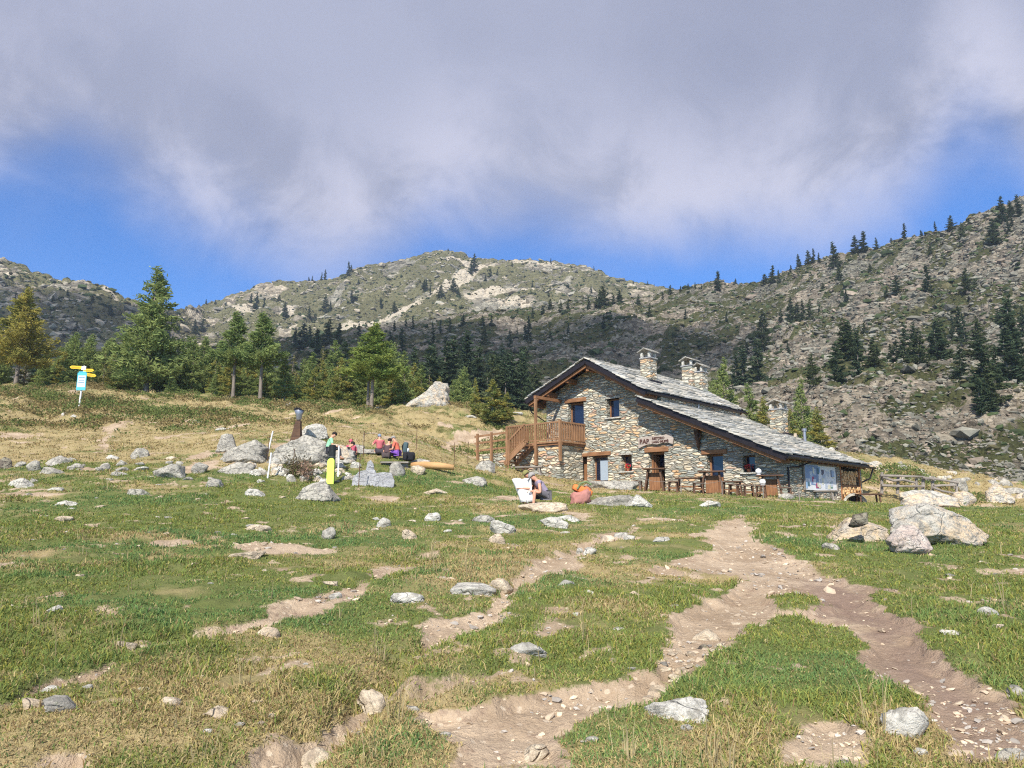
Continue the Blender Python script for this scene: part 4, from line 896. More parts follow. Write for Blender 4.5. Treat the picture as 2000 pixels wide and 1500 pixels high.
# stairs coming down towards the viewer from the deck
st = thing('stairs', None, None); st.parent = hut
for i in range(6):
    z = BZ - 0.17 - i * 0.17; x = -6.42 - i * 0.24; mb = MB(); mb.box(x - .24, x, BS - .86, BS - .07, z - .05, z); mb.build('tread', M['wood_rail'], st)
for y in (BS - .05, BS - .9): mb = MB(); mb.bar((-6.36, y, BZ - .12), (-7.85, y, BZ - 1.17), .05, .24, (0, 0, 1)); mb.build('stringer', M['wood_rail'], st)
railing((-6.36, BS - .9), (-7.5, BS - .9), .92, 9, BZ, BZ - .82, st, 'handrail')
mb = MB(); mb.box(-7.58, -7.46, BS - .96, BS - .84, 4.3 - FL - .6, BZ + .15); mb.build('post', M['wood_rail'], st)
# approach ramp fence left of the deck
rf_ = thing('ramp_fence', 'plain wooden rail fence leading to the left end of the balcony', 'fence', tuple(hutw(-9.2, BS, 0)), -HAL)
for t in (-9.75, -10.9):
    mb = MB(); mb.box(t + 9.2 - .06, t + 9.2 + .06, -.06, .06, 4.1 - FL, 6.15 - FL); mb.build('post', M['wood_rail'], rf_)
for z in (6.05, 5.65, 5.2):
    mb = MB(); mb.bar((-2.0, .07, z - FL - .06), (0.6, .07, z - FL + .02), .05, .11); mb.build('rail', M['wood_rail'], rf_)
mb = MB(); mb.box(-11.2, -8.6, -2.0, 2.5, -.4, 4.95 - FL); 
rubble = tag(mb.build('stone_terrace', M['stone_rough'], None), 'low dry stone terrace supporting the ramp left of the balcony', 'terrace'); rubble.matrix_world = HM

# right side: notice board, timber partition, firewood shelter
mb = MB(); mb.box(5.9, 6.62, 6.62, 6.74, -1.2, 3.95 - FL); mb.build('partition', M['wood_panel'], hut)
mb = MB(); mb.box(6.0, 6.1, 6.75, 9.3, -1.2, 3.9 - FL); mb.build('back_panel', M['wood_dark'], hut)
mb = MB(); mb.box(5.9, 6.66, 9.3, 9.42, -1.2, 3.9 - FL); mb.build('partition', M['wood_panel'], hut)
mb = MB(); mb.bar((6.55, 6.75, 2.93 - FL), (6.55, 9.3, 2.93 - FL), .14, .09); mb.build('shelf', M['wood_x'], hut)
nb = thing('notice_board', 'wide notice board covered with maps and paper notices under the low eave', 'notice board', tuple(hutw(6.66, 3.85, 3.22 - FL)), -HAL)
mb = MB(); mb.box(-.03, .0, -2.0, 2.0, -.60, .60); mb.build('board', M['white'], nb)
mb = MB(); mb.bar((.01, -2.04, -.62), (.01, -2.04, .75), .08, .08); mb.bar((.01, 2.04, -.62), (.01, 2.04, .62), .08, .08); mb.bar((.01, -2.0, .64), (.01, 2.0, .64), .08, .06); mb.build('frame', M['wood_grey'], nb)
cols_ = [(.22, .30, .45), (.34, .44, .58), (.08, .16, .20), (.5, .54, .6), (.62, .64, .7), (.35, .08, .16), (.16, .28, .2), (.7, .66, .5), (.3, .44, .62), (.75, .7, .12), (.5, .12, .3), (.13, .12, .16)]
g = random.Random(4)
def sheet(y0, y1, z0, z1, c):
    nm = 'paper_%d' % cols_.index(c)
    if nm not in M: M[nm] = plain(nm, c, .6, 0, .25, 14, 0)
    mb = MB(); mb.box(.002, .008 + g.random() * .006, y0, y1, z0, z1); mb.build('poster', M[nm], nb)
sheet(-1.95, -.3, -.35, .58, cols_[0]); sheet(-1.6, -.5, .1, .57, cols_[2])
for i in range(44):
    y = g.uniform(-1.9, 1.6); z = g.uniform(-.56, .25); sheet(y, y + g.uniform(.14, .34), z, z + g.uniform(.16, .34), cols_[g.choice([1, 2, 3, 4, 4, 4, 5, 6, 7, 7, 8, 8, 0, 11, 3, 3, 4])])
# firewood: each split log its own
LG = []
for k_ in range(4):
    mb = MB(); n_ = [5, 4, 6, 3][k_]; pts = [(-.30, 0, 0), (.02, 0, 0)]; mb.tube(pts, [0.075, 0.078], n_, jit=.35); LG.append(mb.mesh('log', M['wood_end']))
g = random.Random(8); n_ = 0
for z0_, z1_ in ((2.02 - FL, 2.86 - FL), (3.0 - FL, 3.62 - FL)):
    z = z0_
    while z < z1_:
        y = 6.84 + g.uniform(0, .08)
        while y < 9.25:
            r_ = g.uniform(.8, 1.35); o = bpy.data.objects.new('firewood_log', g.choice(LG)); col.objects.link(o); o.matrix_world = HM @ Matrix.Translation((6.52 + g.uniform(-.06, .12), y, z + .07)) @ Matrix.Rotation(g.uniform(0, 6), 4, 'X') @ Matrix.Diagonal((1, r_, r_ * .95, 1))
            tag(o, 'pale split log stacked under the low eave beside the notice board', 'firewood', 'split logs stacked at the end of the hut'); y += .165 * r_; n_ += 1
        z += .145

# ================================================================ ROCKS
IC = {3: ico(3), 4: ico(4), 5: ico(5)}
def outline(V, prof):
    """give a unit ball the given side view (x, z in -1..1, star shaped)"""
    p = np.array(prof, float); a = np.arctan2(p[:, 1], p[:, 0]); r = np.hypot(p[:, 0], p[:, 1]); o_ = np.argsort(a); a, r, p = a[o_], r[o_], p[o_]; n = len(p)
    th = np.arctan2(V[:, 2], V[:, 0]); rad = np.ones(len(V))
    for i in range(n):
        A, B = p[i], p[(i + 1) % n]; a0, a1 = a[i], a[(i + 1) % n] + (2 * math.pi if i == n - 1 else 0); t = np.where(th < a0, th + 2 * math.pi, th); m = (t >= a0) & (t < a1 + 1e-9)
        dx, dz = np.cos(th), np.sin(th); ex, ez = B - A; den = dx * ez - dz * ex; den = np.where(np.abs(den) < 1e-6, 1e-6, den); rad = np.where(m, (A[0] * ez - A[1] * ex) / den, rad)
    rho = np.hypot(V[:, 0], V[:, 2]); s = rho ** .55 / np.maximum(rho, 1e-6) * rad
    return np.stack([V[:, 0] * s, V[:, 1] * 1.0, V[:, 2] * s], -1)
def rock(px, py, wp, hp, mat, label, Y=None, depth=0.75, name='rock', prof=None, noclip=0, sink=0.30, seed=None, flat=None, group=None, planes=12, lift=0.0, cat='rock', tilt=None):
    seed = int(px * 7 + py * 13) if seed is None else seed
    if Y is None: X, Yy = (float(a[0]) for a in hit(px, py))
    else: Yy = Y; X = (px - 1000) / F_PX * Y * 1.0; X = float(P3(px, py, Y)[0])
    wm = wp / F_PX * Yy; hm = hp / F_PX * Yy * 1.02; sub = 4 if wp > 36 else 3; V, Fc = IC[sub]
    V = rockform(V, seed, planes, 0.05 if sub == 3 else 0.07)
    if sub == 4:
        n_ = V / np.linalg.norm(V, axis=1)[:, None]
        V = V * (1 + 0.16 * (fbm(n_[:, 0] * 5 + seed, n_[:, 1] * 5 + n_[:, 2] * 7, seed + 3, 5) - 0.5))[:, None]
    if prof:
        V = outline(IC[5][0], prof); c1, c2, ci = worley(V[:, 0] * 2.3 + V[:, 1] * 1.1 + seed, V[:, 2] * 2.3 + V[:, 1] * 1.9, seed % 97); V = V * (0.93 + .10 * ci + .12 * np.clip(c2 - c1, 0, .4))[:, None]; nn = IC[5][0]; Fc = IC[5][1]
    else:
        zn = V[:, 2] / np.abs(V[:, 2]).max(); V[:, :2] *= np.where(zn < .1, 1 / np.sqrt(1 - (0.8 * np.clip(zn - .1, -1, 0)) ** 2), 1)[:, None]
    gr = np.random.default_rng(seed)
    for _ in range(noclip or (8 if prof else 0)):
        N = gr.normal(size=3); N[1] -= .5; N[2] = abs(N[2]) if N[2] < -.15 else N[2]; N /= np.linalg.norm(N); dt = V @ N; h_ = gr.uniform(.58, .84) * dt.max(); V = V - np.clip(dt - h_, 0, 9)[:, None] * N[None] * .95
    if prof:
        u1 = V[:, 0] * 1.6 + V[:, 2] * 1.1 + V[:, 1]; u2 = V[:, 2] * 4.2 - V[:, 0] * .9 + V[:, 1] * 2.0; rg = 1 - np.abs(2 * fbm(u1 + seed, u2, seed % 89, 5, .6) - 1)
        V = V * (1 + .16 * (rg - .75) + .05 * (fbm(u1 * 6, u2 * 4, 7, 3) - .5))[:, None]
    if prof:
        zn = V[:, 2] / np.abs(V[:, 2]).max(); V[:, :2] *= (1 + .22 * np.clip(-zn - .15, 0, 1))[:, None]
    ex = np.ptp(V[:, 0]); ez = np.ptp(V[:, 2]); V = V - (V.max(0) + V.min(0)) / 2
    if not prof and wp < 120: sink = .42; hm *= .85
    sink = min(.5, sink + .06) if prof else sink
    dz = hm / (1 - sink); V = V * np.array([wm / ex, wm * depth / np.ptp(V[:, 1]), dz / ez])
    if tilt: c, s = math.cos(tilt), math.sin(tilt); V = np.stack([V[:, 0] * c + V[:, 2] * s, V[:, 1], -V[:, 0] * s + V[:, 2] * c], -1)
    V[:, 2] += dz / 2 - dz * sink; yy = Yy + wm * depth * (0.5 if prof else 0.35)
    z = Hs(X, yy) + lift
    if lift == 0: z = min(z, Hs(X, Yy) + hm * 0.15)
    X *= yy / Yy
    o = obj(name, mesh_np(name, V, Fc, M[mat], True), None, (X, yy, z)); a = o.data
    tag(o, label, cat, group); return o
G_, W_, B_, O_, D_, X_, S_ = 'rock_grey', 'rock_pale', 'rock_buff', 'rock_orange', 'rock_dark', 'rock_mixed', 'slab_grey'
rocks = [
 (1325,1412,122,34,W_,'long pale grey rock lying in the turf between the two trodden paths'),
 (1765,1442,88,58,W_,'knobbly pale lichen covered rock beside the wide brown path'),
 (1985,1482,72,30,G_,'grey rock at the bottom right end of the brown path'),
 (1930,1203,36,15,W_,'small flat white stone in the grass below the big right boulders'),
 (1862,1243,48,9,W_,'thin flat pale stone in grass right of the bend of the brown path'),
 (1986,1362,34,22,G_,'grey stone at the edge of the grass right of the brown path'),
 (116,1394,80,28,G_,'pale grey pointed rock in the lower left turf'),
 (62,1386,48,19,B_,'buff oblong stone left of the pale grey pointed rock'),
 (332,1383,44,15,B_,'buff flat stone alone in the lower left turf'),
 (415,1404,60,18,B_,'thin tilted slab with a dark hollow beneath it'),
 (97,1336,48,26,W_,'smooth white rounded stone on a bare patch at the lower left'),
 (105,1198,34,14,W_,'small white stone in the left turf'),
 (525,1246,48,20,B_,'low brown rounded stone right of the pale soil streak'),
 (245,1266,38,15,B_,'buff stone, left one of a touching pair in the turf'),
 (286,1262,32,12,B_,'buff stone, right one of a touching pair in the turf'),
 (725,1350,56,44,B_,'rough brown lump of rock at the head of the eroded gully'),
 (620,1452,60,40,B_,'wide brown rock in the gully at the bottom'),
 (1035,1277,76,24,W_,'long pale stone in turf under the middle soil bank'),
 (925,1165,90,20,W_,'long pale flat stone above the middle soil bank'),
 (796,1182,66,20,W_,'pale double topped stone left of the middle soil bank'),
 (640,1053,32,26,G_,'grey blocky stone in the dry grass left of centre'),
 (748,1031,32,19,W_,'small tilted white stone in the dry grass'),
 (845,1019,32,17,W_,'small white domed stone in the centre grass'),
 (803,1053,36,20,B_,'light tan rounded stone in the centre grass'),
 (945,1021,46,16,G_,'low grey stone below the map reader'),
 (985,1043,58,28,W_,'white wedge shaped stone below the map reader'),
 (970,1062,36,20,B_,'small tan stone under the white wedge shaped stone'),
 (1083,1031,56,22,W_,'white domed rock in front of the seated hikers'),
 (1110,1018,44,12,W_,'thin pale stone behind the white domed rock'),
 (500,1036,72,14,B_,'long flat pale brown slab in the left grass'),
 (482,1092,66,13,B_,'thin flat buff slab in the brown tussocks'),
 (126,1020,34,12,B_,'buff stone in the lush grass at the left'),
 (130,989,48,11,W_,'flat pale stone at the upper edge of the lush grass'),
 (1062,1001,108,20,B_,'long low buff rock at the feet of the seated hikers'),
 (1246,991,58,23,W_,'white triangular rock right of the orange backpack'),
 (1195,990,110,24,G_,'long grey rock carrying the orange backpack'),
 (1192,955,112,18,G_,'broad grey outcrop in the turf below the hut'),
 (1134,1072,18,18,W_,'small upright white stone at the head of the soil scar'),
 (1152,1084,28,14,W_,'pale stone on the right lip of the soil scar'),
 (1185,1050,32,12,B_,'tan stone, left of the cluster above the soil scar'),
 (1212,1042,30,13,W_,'pale stone in the middle of the cluster above the soil scar'),
 (1228,1056,26,10,W_,'pale stone, right of the cluster above the soil scar'),
 (978,1152,50,26,B_,'brown pointed stone right of the long pale flat stone'),
 (655,1162,26,15,W_,'pale stone on the bare soil patch at centre left'),
 (645,1143,32,8,B_,'thin tan stone above the bare soil patch'),
 (1106,1143,34,9,W_,'thin pale stone left of the main path'),
 (1145,1160,32,9,W_,'thin pale stone near the grassy tongue of the main path'),
 (1280,1338,48,22,B_,'tan stone in the narrow part of the main path'),
 (1290,1060,40,10,W_,'long thin pale stone in the grass left of the main path'),
 (1386,991,46,12,W_,'low pale stone in the grass below the outdoor tables'),
 (1040,1482,62,26,B_,'flat tan rock in the soil at the bottom'),
 (1378,1232,54,22,B_,'broken tan slab in the stony bed of the path'),
 (1330,1300,30,12,B_,'tan flake at the foot of the stony bed'),
 (1370,1252,30,9,D_,'small dark stone in the stony bed of the path'),
 (1010,1132,0,0,None,None),
 (1672,1058,124,44,O_,'pale orange slab shaped boulder, left of the boulder group'),
 (1776,1086,86,50,'rock_pink','pinkish rounded boulder in front of the big right boulder'),
 (1622,1077,34,16,G_,'small grey stone left of the pale orange boulder'),
 (1950,988,50,36,X_,'pointed grey boulder at the far right of the rustic fence'),
 (1882,988,52,28,X_,'rounded grey boulder below the end of the rustic fence'),
 (1876,962,36,26,G_,'grey rock behind the end of the rustic fence'),
 (1812,990,122,32,X_,'layered grey ledge of rock below the rustic fence'),
 (1835,990,30,18,W_,'small white stone on top of the big right boulder'),
 (1983,965,60,12,G_,'flat grey slab at the right edge of the meadow'),
 # rock garden left of centre
 (476,908,104,44,G_,'broad rounded grey boulder, left end of the rock garden'),
 (444,886,42,34,G_,'square grey block standing behind the left boulder of the rock garden'),
 (462,928,76,24,G_,'grey rock at the foot of the left boulder of the rock garden'),
 (588,912,140,56,G_,'large sloping grey rock in the middle of the rock garden'),
 (612,862,60,32,W_,'pale pointed boulder on top of the rock garden'),
 (650,908,104,38,X_,'pinkish grey rock on the right of the rock garden'),
 (620,982,94,36,G_,'lumpy round grey boulder in front of the rock garden'),
 (776,932,32,30,G_,'rough grey rock right of the smooth cut slabs'),
 (817,927,30,19,B_,'light brown round stone on the green slope'),
 (822,910,42,16,G_,'grey stone under the peeled log'),
 (927,948,48,17,G_,'grey stone in the green slope left of the hut'),
 (942,919,52,20,G_,'grey rock at the foot of the ramp fence'),
 (852,967,56,12,B_,'pale brown flat stone in the grass below the log'),
 (726,888,120,10,G_,'flat grey slab under the picnicking hikers'),
 (690,886,42,16,G_,'grey rock behind the white stake'),
 (390,924,32,24,G_,'grey pointed rock left of the rock garden'),
 (333,935,74,28,G_,'broad flat grey boulder in the left meadow'),
 (420,951,50,19,G_,'grey round stone in front of the rock garden'),
 (273,967,44,14,G_,'low grey stone in the left meadow'),
 (270,896,52,21,G_,'light grey wedge stone right of the small footpath'),
 (219,897,30,10,W_,'pale flat stone below the small footpath'),
 (202,918,24,17,G_,'grey round stone below the small footpath'),
 (237,921,26,9,G_,'small grey stone beside the small footpath'),
 (231,931,32,9,G_,'flat grey stone in the row left of centre'),
 (114,907,58,18,G_,'grey sloping stone in the left row of stones'),
 (104,926,56,13,G_,'flat grey slab in the left row of stones'),
 (66,922,32,21,G_,'blocky grey stone in the left row of stones'),
 (36,912,25,11,G_,'small round grey stone in the left row of stones'),
 (10,916,34,26,D_,'brown grey rock at the left edge of the meadow'),
 (42,952,64,19,W_,'pale grey broad stone at the left edge of the meadow'),
 (108,960,34,8,W_,'thin pale stone in dry grass at the left'),
 (276,921,34,8,W_,'thin pale stone in dry grass behind the flat boulder'),
 (333,898,22,7,B_,'tiny buff stone in the tan meadow'),
 (505,970,50,17,W_,'pale flat stone left of the lumpy round boulder'),
 (384,826,30,7,W_,'pale flat stone in the tan meadow below the larches'),
 (436,841,30,6,W_,'pale flat stone in the tan meadow behind the rock garden'),
 (832,801,108,58,X_,'huge pale angular boulder standing at the edge of the larch wood'),
 (1622,894,34,22,W_,'pale boulder just behind the end of the hut roof'),
 (735,800,16,6,W_,'white stone at the foot of the twin stemmed larch'),
 (563,793,16,6,W_,'pale stone in the upper heath'),
 (920,817,24,6,W_,'pale stone in the upper heath behind the hut'),
 (1010,812,24,7,W_,'pale stone in the upper heath close to the balcony'),
 (125,811,9,7,W_,'white stone at the left foot of the signpost'),
 (143,815,14,5,W_,'flat pale stone in front of the signpost'),
 (1500,962,26,14,W_,'pale round stone in front of the last outdoor table'),
 (1536,975,36,13,G_,'grey flat stone at the corner of the hut'),
 (1596,968,34,16,B_,'brown block under the bench by the notice board'),
]
for r_ in rocks:
    if r_[4] is None: continue
    px_, py_, w_, h_, m_, lb = r_
    kw = {}
    if lb.startswith('small white stone on top'): continue
    if 'huge pale angular' in lb: kw = dict(Y=61, seed=91, sink=.06, noclip=2, prof=[(-1, -.9), (-.75, -.35), (-.4, -.1), (.1, .3), (.55, .95), (.75, 1), (.97, .75), (1, -.9)])
    if 'behind the end of the hut roof' in lb: kw = dict(Y=62)
    if 'pale orange slab shaped' in lb: kw = dict(sink=.08, prof=[(-1, -.95), (-.8, -.2), (-.45, .55), (-.25, .95), (.3, .85), (.95, .75), (.85, -.1), (.8, -1)])
    if lb.startswith('pinkish rounded'): kw = dict(sink=.12, prof=[(-1, .1), (-.75, .9), (-.1, 1), (.5, .85), (.95, .3), (1, -.4), (.5, -1), (-.6, -.8)])
    if lb.startswith('lumpy round grey'): kw = dict(sink=.12, prof=[(-1, -.9), (-.8, .1), (-.35, .95), (.1, 1), (.5, .35), (1, -.7), (.9, -1)])
    if lb.startswith('broad rounded grey'): kw = dict(sink=.15, prof=[(-1, -.5), (-.8, .55), (-.2, 1), (.5, .95), (1, .3), (.95, -.8), (0, -1)])
    if lb.startswith('large sloping grey'): kw = dict(sink=.12, prof=[(-1, -.95), (-.85, .1), (-.1, .6), (.35, 1), (.85, .75), (1, -.2), (.9, -1)])
    if lb.startswith('pinkish grey rock'): kw = dict(sink=.12, prof=[(-1, -.9), (-.95, .5), (-.5, .95), (.4, .8), (.95, .35), (1, -.9)])
    if lb.startswith('pale pointed boulder'): kw = dict(sink=.1, prof=[(-1, -.9), (-.95, -.1), (-.5, .55), (.05, 1), (.4, .9), (1, .05), (.8, -.7), (.2, -1)])
    if lb.startswith('square grey block'): kw = dict(sink=.1, prof=[(-1, -1), (-1, .8), (-.4, 1), (1, .85), (1, -1)])
    if lb.startswith('layered grey ledge'): kw = dict(sink=.1, prof=[(-1, -.8), (-.95, .6), (-.5, 1), (.4, .8), (1, .1), (.9, -.9)], depth=.5)
    if lb.startswith('pointed grey boulder'): kw = dict(sink=.1, prof=[(-1, -.9), (-.9, .6), (-.5, 1), (.2, .5), (1, -.5), (.9, -1)])
    if lb.startswith('long pale grey rock lying'): kw = dict(sink=.25, prof=[(-1, -.2), (-.9, .6), (-.3, .5), (.4, .95), (1, .9), (.95, -.8), (-.8, -.9)])
    if lb.startswith('white triangular'): kw = dict(sink=.1, prof=[(-1, -.9), (-.2, 1), (.1, .95), (1, -.6), (.9, -1)])
    rock(px_, py_, w_, h_, m_, lb, name='boulder' if w_ > 75 else 'rock', cat='boulder' if w_ > 75 else 'rock', **kw)
big = rock(1830, 1070, 205, 78, X_, 'largest grey and buff boulder at the right of the meadow', depth=0.6, seed=33, name='boulder', cat='boulder', sink=.10, prof=[(-1, .15), (-.75, .85), (-.35, 1), (-.2, .8), (.35, .75), (.9, .55), (1, .15), (.98, -.45), (.6, -.98), (-.2, -.8), (-.8, -.6)])
rock(1676, 1021, 38, 20, D_, 'dark angular stone resting on the pale orange boulder', Y=13.6, name='rock', sink=0.05, lift=0.47, depth=.8)
# many small half-buried stones, alike
g = random.Random(21); GL = 'small half buried stones scattered over the turf'
for i in range(120):
    px_ = g.uniform(0, 2000); py_ = g.choice([g.uniform(960, 1500), g.uniform(900, 1080)])
    if px_ > 1500 and py_ < 1090: continue
    X, Y = hit(px_, py_)
    if dirtmask(X, Y)[0][0] > 0.5 and g.random() < .6: continue
    w_ = g.uniform(9, 24) * (0.8 + 0.5 * (py_ - 900) / 600); m_ = g.choice([W_, B_, B_, G_])
    rock(px_, py_, w_, w_ * g.uniform(.14, .32), m_, {W_: 'small pale stone half buried in the open turf', B_: 'small tan stone half buried in the open turf', G_: 'small grey stone half buried in the open turf'}[m_], group=GL + {W_: ', pale', B_: ', tan', G_: ', grey'}[m_], name='stone', cat='stone')
for i in range(52):   # rubble of the rock garden
    px_ = g.uniform(478, 700); py_ = g.uniform(908, 946)
    w_ = g.uniform(10, 27); m_ = g.choice([W_, B_, G_, W_])
    rock(px_, py_, w_, w_ * g.uniform(.35, .65), m_, {W_: 'small pale rubble stone at the foot of the rock garden', B_: 'small tan rubble stone at the foot of the rock garden', G_: 'small grey rubble stone at the foot of the rock garden'}[m_], group='rubble of the rock garden, ' + {W_: 'pale', B_: 'tan', G_: 'grey'}[m_], name='stone', cat='stone')
for i in range(20):   # stones of the left row
    px_ = g.uniform(0, 420); py_ = g.uniform(896, 945); w_ = g.uniform(10, 24)
    rock(px_, py_, w_, w_ * g.uniform(.3, .55), G_, 'small grey stone among the row of rocks in the left meadow', group='small stones of the left meadow', name='stone', cat='stone')
for i in range(46):   # flakes in the path
    px_ = g.uniform(1260, 1560); py_ = 1330 - (px_ - 1260) * .42 + g.uniform(-60, 25)
    w_ = g.uniform(9, 30); X, Y = hit(px_, py_)
    if dirtmask(X, Y)[0][0] < .5: continue
    rock(px_, py_, w_, w_ * g.uniform(.15, .35), B_, 'flat tan stone flake lying in the stony bed of the path', group='stone flakes in the path', name='stone', cat='stone', depth=1.0)
for i in range(40):   # stones along the foot of the scree
    px_ = g.uniform(1700, 2040); py_ = 900 + (px_ - 1690) * .17 + g.uniform(-4, 26); w_ = g.uniform(9, 30)
    rock(px_, py_, w_, w_ * g.uniform(.35, .6), g.choice([G_, X_]), 'grey rock at the foot of the scree behind the rustic fence', group='rocks at the foot of the scree', name='stone', cat='stone')
def slab(px, Y, wd, ht, label, lean=-12, seed=1, py=943):
    g = random.Random(seed); X = float(P3(px, py, Y)[0]); mb = MB(); n_ = 8; top = []; 
    prof = [(-.5, 0), (.5, 0), (.5 + g.uniform(-.05, .08), .45), (.38, .9 + g.uniform(-.1, .1)), (.05, 1), (-.3, .92), (-.52, .5)]
    vs = [(x * wd, -.05, z * ht) for x, z in prof] + [(x * wd, .05, z * ht) for x, z in prof]; k = len(prof)
    mb.add(vs, [tuple(range(k)), tuple(range(2 * k - 1, k - 1, -1))] + [(i, i + k, (i + 1) % k + k, (i + 1) % k) for i in range(k)])
    o = mb.build('stone_slab', M['slab_grey'], bevel=.012); o.location = (X, Y, Hs(X, Y) - .06); o.rotation_euler = (R(lean), 0, R(g.uniform(-12, 12))); tag(o, label, 'slab')
slab(710, 24.6, .80, .62, 'smooth grey cut slab leaning at the rock garden, left of the pair', -22, 2)
slab(746, 24.5, .76, .56, 'smooth grey cut slab leaning at the rock garden, right of the pair', -22, 5)
slab(722, 25.0, .30, .85, 'narrow upright grey slab behind the leaning pair', -4, 7)

# ================================================================ TREES
M['bark'] = wood('bark', (0.11, 0.085, 0.065), (0.30, 0.25, 0.20))
M['needles'] = attr_mat('needles', trans=0.3)
def make_tree(name, seed, Ht, Rm, cb, nb, ns, s0, cA, cB, prob=0.5, droop=0.15, twin=False, gap=0.25, peak=1.0, trunk=0.018):
    """a conifer: tapered trunk with limbs, needle sprays spread through the crown. Returns (trunk mesh, crown mesh)"""
    g = np.random.default_rng(seed); rr = random.Random(seed); mb = MB()
    lean = g.normal(0, 0.012, 2); wob = lambda z: np.array([lean[0] * z + 0.10 * math.sin(z * .7 + seed), lean[1] * z + .08 * math.cos(z * .6 + seed)]) * (z / Ht)
    zs = np.linspace(-0.4, Ht * .98, 12); mb.tube([(*wob(max(z, 0)), z) for z in zs], [Ht * trunk * (1 - .93 * max(z, 0) / Ht) + .006 for z in zs], 8)
    if twin: mb.tube([(.45 + .1 * wob(z)[0], .1, z) for z in zs[:7]], [Ht * trunk * .8 * (1 - max(z, 0) / Ht) + .01 for z in zs[:7]], 7)
    P, S, D = [], [], []
    for i in range(nb):
        f = (i + g.random()) / nb; f = f ** 1.12; z = cb + (Ht - cb) * f
        prof = (1 - f) ** 1.02 * min(1.0, .6 + f * 2.5) if peak == 1 else (1 - f) ** peak * min(1, .6 + 2 * f)
        L = Rm * prof * g.uniform(.5, 1.22) + .10; a = g.uniform(0, 2 * math.pi); d = np.array([math.cos(a), math.sin(a)])
        b0 = np.array([*wob(z), z]); up_ = (0.30 if f > .75 else .14) * L * g.uniform(.5, 1.2)
        pt = lambda t: b0 + np.array([d[0] * L * t, d[1] * L * t, -droop * L * math.sin(t * 2.2) * 1.2 + up_ * t * t])
        if L > .5 and i % 2 == 0: mb.tube([tuple(pt(t)) for t in (0, .5, .95)], [Ht * .0035 + .01, Ht * .002 + .008, .005], 4, cap=False)
        m = max(4, int(ns * 1.5 * L / Rm)); t = gap + (1.02 - gap) * g.random(m) ** .75
        B = b0[None] + np.stack([d[0] * L * t, d[1] * L * t, -droop * L * np.sin(t * 2.2) * 1.2 + up_ * t * t], -1)
        w_ = .26 * L * (1.1 - t) + .07 * Rm; B += g.normal(size=(m, 3)) * np.stack([w_ * .6, w_ * .6, w_ * .16 + .03 * Rm], -1)
        P.append(B); S.append(np.full(m, 1.0)); dd = np.tile([d[0], d[1], .25], (m, 1)) + g.normal(0, .55, (m, 3)); D.append(dd)
    P = np.concatenate(P); D = np.concatenate(D); D /= np.linalg.norm(D, axis=1)[:, None]; n = len(P)
    s = s0 * g.uniform(.6, 1.4, n)[:, None]; E_ = np.cross(D, g.normal(size=(n, 3))); E_ /= np.linalg.norm(E_, axis=1)[:, None]
    V = np.stack([P - D * s * .5 - E_ * s * .30, P - D * s * .5 + E_ * s * .30, P + D * s + E_ * s * .12, P + D * s - E_ * s * .12], 1).reshape(-1, 3)
    br = np.hypot(P[:, 0], P[:, 1]) / Rm; mixf = (fbm(P[:, 2] * 1.1 + seed, np.arctan2(P[:, 1], P[:, 0]) * 1.3, seed, 3) * 1.1 + g.normal(0, .12, n) - .5 + prob)
    mixf = np.clip(mixf, 0, 1)[:, None]; c = (np.array(cA)[None] * (1 - mixf) + np.array(cB)[None] * mixf) * g.uniform(.7, 1.35, (n, 1))
    P_ = None; cm = mesh_np('crown', V, np.arange(4 * n).reshape(-1, 4), M['needles'], False, np.repeat(c, 4, 0))
    return mb.mesh('trunk', M['bark'], True), cm
def put_tree(meshes, name, loc, label, cat, sc_=1.0, rot=0.0, group=None, sxy=1.0):
    t = thing(name, label, cat, loc, rot, group); t.scale = (sc_ * sxy, sc_ * sxy, sc_)
    obj('trunk', meshes[0], t); obj('crown', meshes[1], t); return t
GD, GY_, YE, DK_ = (0.16, 0.235, 0.08), (0.39, 0.43, 0.15), (0.52, 0.41, 0.10), (0.075, 0.112, 0.062)
lar = [make_tree('l%d' % i, 10 + i, 10, r_, cb, int(nb * 1.0), int(ns * 1.0), .17, a, b, p, dr, tw, gp) for i, (r_, cb, nb, ns, a, b, p, dr, tw, gp) in enumerate([
    (3.1, 1.2, 130, 150, GD, GY_, .45, .14, False, .12),        # 0 big full larch
    (3.1, 2.3, 120, 135, (0.18, 0.21, 0.06), (0.50, 0.42, .11), .6, .12, False, .12),  # 1 yellowing
    (2.5, 4.2, 95, 120, GD, GY_, .35, .10, False, .15),         # 2 bare stem
    (2.4, 1.0, 95, 110, GD, GY_, .5, .16, False, .2),          # 3 greener
    (2.2, .6, 95, 110, GD, YE, .35, .12, False, .15),            # 4 young with yellow
    (2.9, 3.6, 120, 140, (0.13, 0.21, .055), (0.32, .36, .09), .45, .10, True, .12),  # 5 twin stem
    (2.0, .9, 55, 60, (0.17, .18, .07), (0.34, .30, .11), .5, .12, False, .25)])]        # 6 sparse
def larch(px, py, top, kind, label, Y=None, w_=1.0, name='larch_tree', cat='larch'):
    if Y is None: X, Y = (float(a[0]) for a in hit(px, py))
    else: X = float(P3(px, py, Y)[0])
    zb = Hs(X, Y); zt = float(P3(px, top, Y)[2]); put_tree(lar[kind], name, (X, Y, zb), label, cat, (zt - zb) / 10.0, rnd.uniform(0, 6.28), None, w_)
